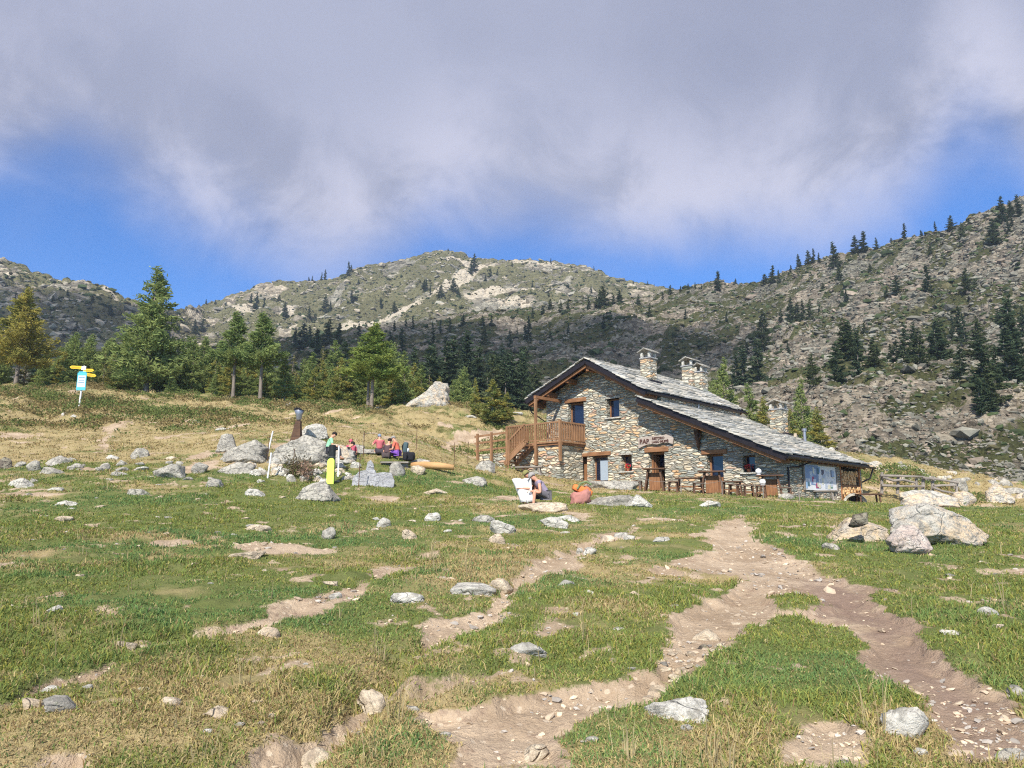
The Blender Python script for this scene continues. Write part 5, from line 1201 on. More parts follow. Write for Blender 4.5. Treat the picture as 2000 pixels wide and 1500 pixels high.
for a in [(30,757,562,1,'yellowing larch at the left edge of the wood',66,1.2), (285,768,525,0,'tallest full green larch right of the signpost',70,1.12), (455,776,610,2,'larch with a long bare lower stem, left of a similar pair',66,1.15),
          (508,780,612,2,'larch with a straight bare stem, right of a similar pair',65,1.25), (725,800,632,5,'broad larch with twin stems in front of the wood',62,1.35), (135,762,655,3,'dark green small larch left of the signpost',70,1.1), (84,762,695,3,'short dark conifer between the yellowing larch and the signpost',72,1.4),
          (200,765,690,6,'thin sparse larch just right of the signpost',68,1.1), (232,768,672,3,'slim green larch left of the tallest larch',76,.8), (372,768,655,3,'green larch right of the tallest larch',72,1.05), (330,770,700,4,'small bushy larch at the foot of the tallest larch',72,1.3), (418,773,690,4,'bushy yellow green larch left of the bare stemmed pair',72,1.1),
          (556,784,690,3,'green larch right of the bare stemmed pair',68,1.2), (612,786,716,4,'small yellowing larch at the wood edge',66,1.6), (662,792,700,4,'bushy larch left of the twin stemmed one',68,1.5), (790,797,686,3,'brown tipped larch left of the huge boulder',66,1.15), (765,800,730,4,'low bushy larch behind the twin stems',68,1.4), (690,795,735,3,'low green larch in the wood edge',70,1.4),
          (928,812,738,4,'slender young yellow green larch left of the hut',57,.85), (962,812,742,4,'bushy young yellow green larch next to the hut balcony',56,1.9), (990,810,765,4,'smallest young larch beside the balcony post',57,1.7), (-40,760,600,0,'green larch just outside the left edge',72,1.1), (5,762,690,3,'dark larch behind the yellowing one',76,1.2),
          (1420,850,700,3,'dark green conifer behind the tall back chimney',74,1.0), (1392,850,740,3,'small dark conifer behind the upper roof end',76,1.0), (1472,862,748,3,'dark conifer between the chimneys behind the lower roof',72,1.2), (1497,865,775,4,'small green conifer left of the lower chimney',70,1.3), (1572,872,740,3,'dark conifer right of the lower chimney',70,1.0), (1602,876,795,4,'bushy green conifer behind the far end of the lower roof',66,1.5), (1545,870,800,4,'low green conifer hidden behind the lower chimney',68,1.4)]:
    larch(*a[:5], Y=a[5], w_=a[6])
g = random.Random(31)
for i in range(44):   # the rest of the wood edge
    px_ = 60 + i * 19.5 + g.uniform(-8, 8); Y_ = g.uniform(76, 92); hpx = g.uniform(95, 150) * (1.0 if px_ < 820 else .7); X_ = float(P3(px_, 700, Y_)[0]); zb = Hs(X_, Y_); h_ = hpx / F_PX * Y_
    k_ = g.choice([3, 3, 4, 0, 3, 6]); put_tree(lar[k_], 'larch_tree', (X_, Y_, zb - .2), 'young larch in the thick wood edge behind the front larches', 'larch', h_ / 10, g.uniform(0, 6), 'young larches of the wood edge', g.uniform(1.1, 1.5))
for i in range(50):
    px_ = g.choice([g.uniform(345, 830), g.uniform(545, 830), g.uniform(60, 345)]); Y_ = g.uniform(68, 76); hpx = g.uniform(45, 100); X_ = float(P3(px_, 700, Y_)[0]); zb = Hs(X_, Y_)
    put_tree(lar[g.choice([3, 4, 4, 0])], 'larch_tree', (X_, Y_, zb - .2), 'young larch', 'larch', hpx / F_PX * Y_ / 10, g.uniform(0, 6), 'young larches of the wood edge', g.uniform(1.0, 1.6))
# dark wood behind the larches
far = [make_tree('f%d' % i, 40 + i, 10, r_, cb, 60, ns, .32, a, b, p, .16, False, .08, trunk=.014) for i, (r_, cb, ns, a, b, p) in enumerate([
    (2.0, .5, 46, DK_, (0.11, .135, .065), .35), (1.6, .4, 40, DK_, (0.09, .12, .06), .3), (2.4, .8, 44, (0.06, .09, .045), (0.15, .17, .075), .4), (1.2, .3, 36, DK_, (0.09, .115, .06), .3)])]
g = random.Random(3); nt = 0
def conifer(px, P, hp, label, group, kind=None, w_=1.0):
    h = hp / F_PX * P[1]; put_tree(far[g.randrange(4) if kind is None else kind], 'conifer', (float(P[0]), float(P[1]), float(P[2]) - .02 * h), label, 'conifer', h / 10, g.uniform(0, 6.28), group, w_ * g.uniform(1.1, 1.75))
for i in range(120):
    px_ = g.uniform(-60, 1060); v = g.uniform(.02, .50) * (0.6 if px_ < 540 else 1)
    if px_ > 880: v *= .8
    P = hillA(np.array([px_]), np.array([v]))[0]; conifer(px_, P, g.uniform(9, 15) / P[1] * F_PX * .80, 'dark conifer in the shaded wood behind the larches', 'conifers of the dark wood')
for i in range(16):
    px_ = g.uniform(540, 1060); P = hillA(np.array([px_]), np.array([g.uniform(.0, .14)]))[0]; conifer(px_, P, g.uniform(60, 100), 'dark conifer in the shaded wood behind the larches', 'conifers of the dark wood')
# trees on the middle ridge and the big slope, placed one by one
listed = [(1403,570,42),(1437,560,14),(1495,556,24),(1510,554,38),(1522,554,32),(1545,532,14),(1560,525,30),(1580,520,32),(1590,518,32),(1600,516,22),(1630,522,56),(1672,495,38),(1688,494,48),(1712,490,26),(1742,474,16),(1768,470,34),(1800,458,16),(1827,452,22),(1858,446,34),(1880,472,42),(1893,440,16),(1940,470,60),(1958,440,60),(1975,430,40),(1990,425,50),(1545,628,56),(1570,645,52),(1558,640,50),(1525,625,30),(1655,612,38),(1640,548,36),(1755,604,40),(1815,596,60),(1735,606,22),(1885,668,66),(1875,655,70),(1842,705,86),(1825,720,60),(1792,748,94),(1775,760,86),(1755,752,62),(1745,745,50),(1860,640,50),(1930,830,120),(1945,835,90),(1920,845,80),(1990,790,180),(1975,800,120),(1965,620,60),(1950,630,40),(1998,640,70),(1715,785,60),(1720,770,40),(1600,600,20),(1608,562,20),(1700,530,18),(1818,500,24),(1905,560,20),(1310,584,22),(1295,590,16),(1247,602,22),(1178,612,44),(1172,614,40),(1210,606,30),(1198,610,24),(1165,610,26),(1150,612,30),(1110,612,22),(1095,618,26),(1075,612,24),(1060,620,20),(1040,626,22),(1033,660,60),(1026,668,40),(1010,640,18),(960,632,16),(942,636,22),(905,640,26),(878,648,30),(860,652,28),(845,644,18),(806,654,30),(792,650,22),(770,658,24),(730,660,20),(700,662,30),(660,668,26),(620,672,24),(590,682,60),(604,684,56),(576,680,40),(640,700,60),(660,705,50),(945,700,44),(905,720,60),(995,690,46),(1075,660,30),(1110,655,26),(1270,640,34),(1180,664,30),(1420,640,26),(1460,700,30),(1340,640,22),(1540,700,26),(1690,660,24),(1380,690,22),(870,700,36),(840,716,40),(1125,720,26),(640,648,26),(1330,575,12),(1345,572,14),(1358,570,14),(1370,568,12)]
for i, (px_, py_, hp) in enumerate(listed):
    P = onA(px_, min(py_, itp(A_base, px_) - 2)); sky_ = py_ < itp(A_crest, px_) + 14
    if px_ > 1480: lb, gr = ('conifer standing on the skyline of the scree slope', 'skyline conifers of the right slope') if sky_ else ('dark conifer standing among the scree rocks', 'conifers on the right slope')
    else: lb, gr = ('dark conifer along the crest of the middle ridge', 'conifers on the middle ridge crest') if sky_ else ('dark conifer on the shaded face of the middle ridge', 'conifers on the middle ridge face')
    if (px_, py_) == (1403, 570): lb, gr = 'lone tall conifer on the skyline between the mountain and the scree slope', None
    if (px_, py_) == (1990, 790): lb, gr = 'tallest dark conifer at the right edge of the slope', None
    if (px_, py_) == (1630, 522): lb, gr = 'broad tall conifer on the skyline of the scree slope', None
    if (px_, py_) == (1815, 596): lb, gr = 'dense conifer standing alone high on the scree slope', None
    if (px_, py_) == (1930, 830): lb, gr = 'bushy conifer low on the scree slope right of the hut', None
    conifer(px_, P, hp, lb, gr, w_=g.uniform(.9, 1.25))
g2 = random.Random(77)
for i in range(26):   # the denser clumps on the right slope
    cx_, cy_ = g2.choice([(1800, 740), (1860, 690), (1985, 760), (1935, 800), (1955, 640), (1560, 630), (1480, 700), (1590, 820), (1640, 780), (1980, 450), (1700, 640), (1900, 600), (1440, 770)])
    px_, py_ = cx_ + g2.gauss(0, 26), cy_ + g2.gauss(0, 24)
    if py_ < itp(A_crest, px_) + 20 or py_ > itp(A_base, px_) - 8: continue
    conifer(px_, onA(px_, py_), (26 + max(0, py_ - 450) * .17) * g2.uniform(.7, 1.4), 'x', 'conifers on the right slope')
for px_, py_, hp in [(635,552,22),(628,553,18),(686,532,16),(603,549,12),(610,550,14),(680,560,32),(926,548,38),(920,552,30),(636,604,40),(645,610,26),(686,604,30),(500,605,36),(490,600,24),(515,606,24),(556,612,34),(603,620,26),(615,625,24),(770,618,24),(743,596,14),(745,600,22),(832,586,30),(828,582,20),(958,560,20),(971,558,14),(1000,545,12),(1076,528,14),(1110,560,8),(948,566,14),(840,600,24),(860,612,30),(886,600,30),(895,606,20),(1044,550,8),(1110,590,14),(1155,596,20),(1075,600,18),(402,598,12),(388,602,8),(420,600,10),(440,606,14),(545,575,20),(715,640,20),(700,560,12),(1160,528,10),(1237,556,8),(1265,560,10),(1278,560,8),(875,494,6),(165,549,6),(60,600,20),(180,600,18),(100,620,20),(150,640,30),(215,620,24),(130,590,14),(30,580,16),(350,640,26),(380,650,34),(395,645,26),(330,650,22),(1040,575,10),(1180,575,10),(1215,580,12)]:
    P = onB(px_, max(py_, itp(B_crest, px_) + 1)); lb, gr = ('tiny distant conifer on the left hill', 'conifers of the left hill') if px_ < 320 else ('distant conifer on the sunlit central mountain', 'conifers of the central mountain')
    if (px_, py_) == (926, 548): lb, gr = 'largest conifer on the pale rock face of the central mountain', None
    conifer(px_, P, hp, lb, gr)

# labels of countable far trees: each by its order from the left
def ordinal(n):
    a = ['', 'first', 'second', 'third', 'fourth', 'fifth', 'sixth', 'seventh', 'eighth', 'ninth', 'tenth', 'eleventh', 'twelfth', 'thirteenth', 'fourteenth', 'fifteenth', 'sixteenth', 'seventeenth', 'eighteenth', 'nineteenth']
    if n < 20: return a[n]
    t = ['', '', 'twenty', 'thirty', 'forty', 'fifty', 'sixty'][n // 10]; return t + '-' + a[n % 10] if n % 10 else {'twenty': 'twentieth', 'thirty': 'thirtieth', 'forty': 'fortieth', 'fifty': 'fiftieth', 'sixty': 'sixtieth'}[t]
def number_group(gr, noun):
    L = sorted([o for o in bpy.data.objects if o.get('group') == gr and o.parent is None], key=lambda o: o.location.x / o.location.y)
    for i, o in enumerate(L):
        o['label'] = ('leftmost ' if i == 0 else 'rightmost ' if i == len(L) - 1 else ordinal(i + 1) + ' ' if i < len(L) / 2 else ordinal(len(L) - i) + ' ') + noun + ('' if i in (0, len(L) - 1) else ', counted from the left' if i < len(L) / 2 else ', counted from the right')
number_group('conifers on the right slope', 'dark conifer among the scree rocks'); number_group('skyline conifers of the right slope', 'conifer on the skyline of the scree slope')
number_group('conifers on the middle ridge face', 'dark conifer on the face of the shaded middle ridge'); number_group('conifers on the middle ridge crest', 'dark conifer on the crest of the middle ridge')
number_group('conifers of the central mountain', 'distant conifer on the sunlit central mountain'); number_group('conifers of the left hill', 'tiny distant conifer on the left hill'); number_group('young larches of the wood edge', 'young larch in the wood edge behind the front larches')

# ================================================================ THINGS ROUND THE HUT
# carved sign over the bar door
sg = thing('wooden_sign', 'weathered carved wooden bar sign with a wavy lower edge above the open door', 'sign', tuple(hutw(-0.06, -0.10, 5.20 - FL)), -HAL)
mb = MB(); prof = [(-1.02, -.36), (-.8, -.27), (-.5, -.18), (-.2, -.17), (.1, -.21), (.4, -.15), (.75, -.16), (1.0, -.24), (1.06, .05), (.95, .25), (.8, .33), (.55, .25), (0, .22), (-.6, .23), (-1.03, .17)]
k = len(prof); mb.add([(x, -.03, z) for x, z in prof] + [(x, .03, z) for x, z in prof], [tuple(range(k)), tuple(range(2 * k - 1, k - 1, -1))] + [(i, i + k, (i + 1) % k + k, (i + 1) % k) for i in range(k)])
M['sign_wood'] = wood('sign_wood', (0.32, 0.26, 0.21), (0.50, 0.42, 0.36), axis=0); mb.build('board', M['sign_wood'], sg)
def text(body, size, loc, par, mat, rot=(R(90), 0, 0), nm='lettering', al='LEFT', ex=0.006, off=0.0):
    cu = bpy.data.curves.new(nm, 'FONT'); cu.body = body; cu.size = size; cu.extrude = ex; cu.align_x = al; cu.offset = off; cu.materials.append(mat)
    t_ = bpy.data.objects.new(nm, cu); col.objects.link(t_); dg = bpy.context.evaluated_depsgraph_get(); me = bpy.data.meshes.new_from_object(t_.evaluated_get(dg)); bpy.data.objects.remove(t_); me.materials.clear(); me.materials.append(mat)
    o = obj(nm, me, par); o.location = loc; o.rotation_euler = rot; return o
text('BAR', .33, (-.94, -.04, -.13), sg, M['paint_dark'], off=.012); text('RISTORO', .175, (-.18, -.04, .04), sg, M['paint_dark'], off=.008); text('LAGO MUFFÈ', .165, (-.20, -.04, -.13), sg, M['paint_dark'], off=.008)
# carved root on the wall
rt = thing('carved_root', 'dark twisted tree root hung on the wall between the doors', 'wall decoration', tuple(hutw(2.34, -.06, 5.1 - FL)), -HAL)
mb = MB(); mb.tube([(0, 0, -.52), (.03, -.05, -.2), (-.03, -.06, .1), (.05, -.04, .5)], [.03, .10, .13, .06], 7, jit=.5); mb.tube([(0, -.05, .1), (-.15, -.06, .3), (-.16, -.04, .5)], [.07, .06, .03], 6, jit=.4); mb.tube([(0, -.05, -.05), (.16, -.06, .1), (.14, -.04, .38)], [.06, .06, .03], 6, jit=.4)
mb.build('root', M['wood_dark'], rt, smooth=True)
# geraniums on the sills
def pot(t, s, z, label, seed):
    p = thing('flower_pot', label, 'flower pot', tuple(hutw(t, s, z)), -HAL); mb = MB(); mb.tube([(0, 0, 0), (0, 0, .16)], [.07, .10], 10); mb.build('pot', M['clay'], p)
    g = np.random.default_rng(seed); n = 130; P = g.normal(size=(n, 3)) * [.10, .05, .06] + [0, 0, .25]; D = g.normal(size=(n, 3)); D /= np.linalg.norm(D, axis=1)[:, None]; E_ = np.cross(D, g.normal(size=(n, 3)))
    V = np.stack([P - E_ * .018, P + E_ * .018, P + D * .05], 1).reshape(-1, 3); Fi = np.arange(3 * n).reshape(-1, 3); obj('leaves', mesh_np('leaves', V[:150], Fi[:50], M['leaf_green']), p)
    obj('flowers', mesh_np('flowers', V[150:] + [0, -.02, .03], Fi[:80], M['red']), p)
pot(-1.93, .12, holes['win1'][2], 'red geranium in a pot on the small window sill left of the bar door', 1); pot(4.80, .12, holes['win2'][2], 'red geranium on the small window sill at the low end of the front', 2)

# tables, stools and benches on the terrace
def on_terrace(px, s):
    """local t of the hut frame under photo column px, in a row s metres before the wall"""
    a = (px - 1000) / F_PX; ct = math.cos(PITCH)
    # X = a * depth along the optical axis, close to Y*ct for ground level things
    lo_, hi_ = -15.0, 20.0
    for _ in range(50):
        t = (lo_ + hi_) / 2; X, Y = hw(t, s); z = H0(np.array([X]), np.array([Y]))[0] - EYE; dpt = Y * ct + z * math.sin(PITCH)
        if X / dpt < a: lo_ = t
        else: hi_ = t
    return t
def tbl(px, wpx, top_h, label, kind, s=-2.0, rot=0.0, cat='table', dp=.7, name=None):
    t = on_terrace(px, s); X, Y = hw(t, s); zg = Hs(X, Y); wd = wpx / F_PX * Y / math.cos(0.0) * .98
    o = thing(name or {'tall': 'tall_table', 'low': 'low_table', 'stool': 'stool', 'bench': 'bench'}[kind], label, cat, (X, Y, zg), -.35 + rot)
    w2 = wd / 2; mb = MB(); n_ = 3 if kind != 'stool' else 1; th = .06 if kind != 'stool' else .05
    for i in range(n_): mb.box(-w2, w2, -dp / 2 + dp * i / n_ + .005, -dp / 2 + dp * (i + 1) / n_ - .005, top_h - th + .003 * i, top_h + .003 * i)
    mb.build('table_top' if kind in ('tall', 'low') else 'seat', M['wood_dark'], o, bevel=.008)
    if kind == 'tall':
        for sgn in (-1, 1):
            mb = MB(); a0, a1 = sgn * w2 * .52, sgn * w2 * .86
            mb.hexa([(a1 - .04 * sgn, -dp * .42, -.1), (a1 + .04 * sgn, -dp * .42, -.1), (a1 + .04 * sgn, dp * .42, -.1), (a1 - .04 * sgn, dp * .42, -.1), (a0 - .04 * sgn, -dp * .25, top_h - th), (a0 + .04 * sgn, -dp * .25, top_h - th), (a0 + .04 * sgn, dp * .25, top_h - th), (a0 - .04 * sgn, dp * .25, top_h - th)][:: 1])
            mb.build('leg', M['wood_dark'], o)
        mb = MB(); mb.box(-w2 * .50, w2 * .50, .06, .10, .05, top_h * .80); mb.build('back_panel', M['wood_brown'], o)
    else:
        for sx_ in (-1, 1):
            for sy_ in (-1, 1):
                mb = MB(); mb.bar((sx_ * w2 * .92, sy_ * dp * .42, -.1), (sx_ * w2 * .74, sy_ * dp * .3, top_h - th), .06, .06); mb.build('leg', M['wood_dark'], o)
        mb = MB(); mb.bar((-w2 * .82, 0, top_h * .4), (w2 * .82, 0, top_h * .4), .05, .07); mb.build('crossbar', M['wood_brown'], o)
    return o
tbl(1279, 44, 1.08, 'tall dark wooden table in front of the open bar door', 'tall'); tbl(1392, 52, 1.02, 'tall dark wooden table in front of the second ground floor door', 'tall'); tbl(1506, 52, .92, 'tall dark wooden table nearest the notice board', 'tall', s=-1.7)
tbl(1349, 56, .68, 'long low wooden table between the two tall tables', 'low'); tbl(1431, 40, .60, 'low wooden table right of the second tall table', 'low')
for px_, lb in ((1244, 'square stool left of the first tall table'), (1315, 'square stool between the first tall table and the low table'), (1364, 'stool at the right end of the low table'), (1434, 'stool right of the second tall table'), (1463, 'stool left of the last tall table'), (1487, 'stool close to the legs of the last tall table')):
    tbl(px_, 19, .50, lb, 'stool', s=-2.7, cat='stool', dp=.42, rot=rnd.uniform(-.3, .3))
tbl(1536, 22, .45, 'short dark bench at the corner of the hut', 'bench', s=-1.6, cat='bench', dp=.4)
def bench_at(px, Y, wd, h, rot, label, mat='wood_grey', kind='bench', dp=.4, cat='bench'):
    X = float(P3(px, 980, Y)[0]); o = thing(kind, label, cat, (X, Y, Hs(X, Y)), rot); mb = MB(); mb.box(-wd / 2, wd / 2, -dp / 2, dp / 2, h - .07, h); mb.build('seat' if kind == 'bench' else 'table_top', M[mat], o, bevel=.01)
    for sx_ in (-1, 1):
        for sy_ in (-1, 1):
            mb = MB(); mb.bar((sx_ * wd * .45, sy_ * dp * .4, -.15), (sx_ * wd * .4, sy_ * dp * .3, h - .07), .07, .07); mb.build('leg', M[mat], o)
    return o
X, Y = hw(7.3, 3.6); bench_at(1597, Y, 1.9, .42, -.85, 'long plank bench below the notice board', 'wood_grey')
bench_at(1697, 37, 1.1, .58, -.1, 'dark low wooden table between the firewood and the ledge of rock', 'wood_dark', 'low_table', .7, 'table')
X, Y = hw(-7.2, -3.9); o = bench_at(1030, Y, 1.7, .45, -.25, 'grey plank bench against the terrace wall under the balcony', 'wood_grey')
for k_, (t, s, z, lb) in enumerate(((5.35, -1.75, None, 'white round lantern standing on the last tall table'), (5.15, -2.9, 0.42, 'white round lantern on the stool beside the last tall table'))):
    t = on_terrace(1484 if k_ == 0 else 1491, -1.7 if k_ == 0 else -2.7); X, Y = hw(t, -1.7 if k_ == 0 else -2.7); V, Fc = ico(3); V = V * [.13, .13, .13]
    z = Hs(X, Y) + (.92 if k_ == 0 else .50); o = thing('round_lantern', lb, 'lantern', (X, Y, z)); obj('globe', mesh_np('globe', V + [0, 0, .14], Fc, M['white'], True), o); mb = MB(); mb.tube([(0, 0, 0), (0, 0, .03)], .09, 12); mb.build('foot', M['white'], o)
# half barrel trough at the corner
tr = thing('stone_trough', 'pale half round trough with a dark hollow lying by the firewood', 'trough', tuple(hutw(7.35, 6.3, 2.1 - FL - .1)), -.55)
mb = MB(); n_ = 12
for i in range(n_):
    a0, a1 = math.pi * i / n_, math.pi * (i + 1) / n_; ri, ro = .40, .52
    mb.hexa([(ri * math.cos(a0), -.3, ri * math.sin(a0)), (ro * math.cos(a0), -.3, ro * math.sin(a0)), (ro * math.cos(a0), .3, ro * math.sin(a0)), (ri * math.cos(a0), .3, ri * math.sin(a0)), (ri * math.cos(a1), -.3, ri * math.sin(a1)), (ro * math.cos(a1), -.3, ro * math.sin(a1)), (ro * math.cos(a1), .3, ro * math.sin(a1)), (ri * math.cos(a1), .3, ri * math.sin(a1))])
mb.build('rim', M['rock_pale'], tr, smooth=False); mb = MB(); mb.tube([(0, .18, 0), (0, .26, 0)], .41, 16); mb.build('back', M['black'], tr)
# rope on thin posts before the terrace
def wire_fence(name, pts, hgt, label, post_r=.018, mat='wood_grey', sag=.12, wires=(1.0,), cat='fence', wmat='wood_grey', wr=.007):
    P = [(x, y, Hs(x, y)) for x, y in pts]; f = thing(name, label, cat, P[0]); o0 = Vector(P[0])
    for p in P:
        mb = MB(); b = Vector(p) - o0; mb.tube([tuple(b + Vector((0, 0, -.1))), tuple(b + Vector((.02, 0, hgt)))], post_r, 6); mb.build('post', M[mat], f)
    for h in wires:
        mb = MB()
        for a, b in zip(P[:-1], P[1:]):
            a, b = Vector(a) - o0 + Vector((0, 0, hgt * h)), Vector(b) - o0 + Vector((0, 0, hgt * h)); mb.tube([tuple(a.lerp(b, k / 6) - Vector((0, 0, sag * 4 * (k / 6) * (1 - k / 6)))) for k in range(7)], wr, 5, cap=False)
        mb.build('rope', M[wmat], f)
    return f
def wxy(px, Y): return float(P3(px, 960, Y)[0]), Y
wire_fence('rope_fence', [wxy(1250, 34), wxy(1330, 33), wxy(1410, 32), wxy(1490, 31), wxy(1560, 30)], .62, 'thin rope slung between low posts in front of the outdoor tables', sag=.16)
wire_fence('wire_fence', [wxy(519, 27.5), wxy(570, 25), wxy(700, 24.0), wxy(707, 29), wxy(811, 33), wxy(886, 32), wxy(913, 34), wxy(970, 36)], 1.0, 'thin wire fence on dark rods running behind the rock garden to the hut', .014, 'wood_dark', .03, (.9,), wmat='metal_grey', wr=.004)
# rustic pole fence on the right
def rail_fence():
    f = thing('rustic_fence', 'rustic fence of grey crooked poles on the rock ledge at the right', 'fence', tuple(P3(1795, 955, 41))); o0 = f.location.copy(); W = lambda x, y, Y: Vector([float(c) for c in P3(x, y, Y)]) - o0
    for x, y0, y1 in ((1722, 966, 922), (1753, 965, 930), (1789, 966, 934), (1802, 962, 930), (1821, 968, 930), (1868, 980, 940)):
        mb = MB(); mb.tube([W(x, y0, 40.9), W(x + 1, y1, 40.9)], [.09, .075], 7, jit=.3); mb.build('post', M['wood_grey'], f)
    for pts in ([(1719, 929), (1760, 930), (1802, 931)], [(1802, 933), (1830, 936), (1872, 943)], [(1722, 948), (1760, 950), (1806, 950)], [(1724, 932), (1745, 939), (1765, 937), (1788, 943)], [(1806, 936), (1815, 934), (1824, 937)], [(1822, 952), (1840, 959), (1868, 964)], [(1824, 949), (1845, 948), (1868, 948)]):
        mb = MB(); mb.tube([W(x, y, 40.7) for x, y in pts], [.075] + [.065] * (len(pts) - 2) + [.055], 7, jit=.25); mb.build('rail', M['wood_grey'], f)
rail_fence()
# signpost
X, Y = (float(a[0]) for a in hit(153, 808)); Y = 49.0; X = float(P3(153, 808, Y)[0]); zg = Hs(X, Y)
sp = thing('signpost', 'white signpost with three yellow arrow boards and a pale blue information panel', 'signpost', (X, Y, zg)); s_ = Y / F_PX * 1.03
mb = MB(); mb.tube([(0, 0, -.2), (.10, 0, 2.82)], .055, 10); mb.build('pole', M['white'], sp)
def arrow(x0, x1, z, rot, sz=.20):
    mb = MB(); d_ = 1 if x1 > x0 else -1; tip = x1 + d_ * .13
    pr = [(x0, -sz / 2), (x1, -sz / 2), (tip, 0), (x1, sz / 2), (x0, sz / 2)]; pr = pr if d_ > 0 else pr[::-1]
    mb.add([(x, -.012, z_) for x, z_ in pr] + [(x, .012, z_) for x, z_ in pr], [(0, 1, 2, 3, 4), (9, 8, 7, 6, 5)] + [(i, i + 5, (i + 1) % 5 + 5, (i + 1) % 5) for i in range(5)])
    o = mb.build('arrow_board', M['yellow'], sp); o.location = (.08, -.07, z); o.rotation_euler = (0, R(rot), R(0)); return o
for x0, x1, z, rt_ in ((-.05, -.80, 2.68, 3), (.02, .60, 2.50, 0), (.06, .80, 2.26, 9)):
    a = arrow(x0, x1, z, rt_)
    for q_ in range(2):
        mb = MB(); xa, xb = sorted((x0 + (x1 - x0) * .25, x1)); mb.box(xa, xb, -.016, -.0135, -.05 + q_ * .06, -.03 + q_ * .06); mb.build('marking', M['paint_dark'], a)
mb = MB(); mb.box(-.04, .26, -.09, -.06, 2.52, 2.78); mb.build('square_plate', M['white'], sp)
ip = thing('info_panel', None, None, (.05, -.085, 1.78)); ip.parent = sp; mb = MB(); mb.box(-.31, .31, -.012, .012, -.64, .56); mb.box(-.24, .24, -.012, .012, .561, .64); mb.build('board', M['teal'], ip, bevel=.01)
mb = MB(); mb.box(-.25, .25, -.018, -.014, -.42, .36); mb.build('sheet', M['white'], ip)
for z in (.20, .02, -.14, -.30): mb = MB(); mb.box(-.20, .20, -.022, -.019, z, z + .045); mb.build('text_line', M['ink'], ip)
# brown tapered pedestal with metal bowl
X, Y = wxy(574, 30.5); zg = Hs(X, Y); zt = float(P3(574, 797, Y)[2]); hh = zt - zg
bw = thing('post_lantern', 'dark brown tapering wooden pedestal carrying a metal bowl lantern', 'lantern', (X, Y, zg)); mb = MB(); w0, w1 = .26, .10
mb.hexa([(-w0, -w0 * .8, -.1), (w0 * .8, -w0 * .8, -.1), (w0 * .8, w0 * .8, -.1), (-w0, w0 * .8, -.1), (-w1 + .05, -w1, hh * .64), (w1 + .05, -w1, hh * .64), (w1 + .05, w1, hh * .64), (-w1 + .05, w1, hh * .64)]); mb.build('pedestal', M['wood_dark'], bw)
mb = MB(); mb.tube([(.06, 0, hh * .64), (.06, 0, hh * .70), (.06, 0, hh * .80), (.06, 0, hh * .93), (.06, 0, hh * .94)], [.07, .11, .13, .20, .19], 14); mb.build('bowl', M['metal_grey'], bw, smooth=True)
mb = MB(); mb.tube([(.06, 0, hh * .94), (.06, 0, hh * .97), (.09, 0, hh)], [.23, .21, .05], 9, jit=.4); mb.build('lid', M['black'], bw)
# leaning white stakes
def stake(px0, py0, px1, py1, Y, label, r_=.03):
    a = Vector([float(c) for c in P3(px0, py0, Y)]); b = Vector([float(c) for c in P3(px1, py1, Y)]); g_ = Hs(a.x, a.y)
    if a.z > g_: a = a + (a - b).normalized() * min(.5, (a.z - g_ + .05))
    mb = MB(); mb.tube([(0, 0, 0), tuple(b - a)], [r_, r_ * .9], 8); o = mb.build('stake', M['white']); o.location = a; tag(o, label, 'stake')
stake(523, 932, 530, 884, 24.8, 'leaning white stake at the foot of the rock garden'); stake(524, 882, 533, 842, 28.0, 'leaning white stake behind the left boulder of the rock garden'); stake(661, 908, 662, 871, 25.6, 'upright white stake beside the black and yellow marker post')
mk = thing('marker_post', 'ribbed black post with a fluorescent yellow padded lower half', 'marker post', (*wxy(646, 24.6), Hs(*wxy(646, 24.6)))); s_ = 24.6 / F_PX
mb = MB(); mb.tube([(0, 0, -.1), (0, 0, 76 * s_)], .10, 16)
for i in range(16): a = 2 * math.pi * i / 16; mb.tube([(.105 * math.cos(a), .105 * math.sin(a), 40 * s_), (.105 * math.cos(a), .105 * math.sin(a), 75 * s_)], .009, 4)
mb.build('sleeve', M['rubber'], mk); mb = MB(); w_ = .115; ht = 44 * s_; pr = [(-w_, 0), (w_, 0), (w_, ht)] + [(w_ * math.cos(math.pi * k / 8 * .9) - 0.0, ht + .10 * math.sin(math.pi * k / 8)) for k in range(1, 8)] + [(-w_, ht - .04)]; k = len(pr)
mb.add([(x, -.17, z) for x, z in pr] + [(x, -.10, z) for x, z in pr], [tuple(range(k)), tuple(range(2 * k - 1, k - 1, -1))] + [(i, i + k, (i + 1) % k + k, (i + 1) % k) for i in range(k)]); mb.build('pad', M['fluo'], mk)
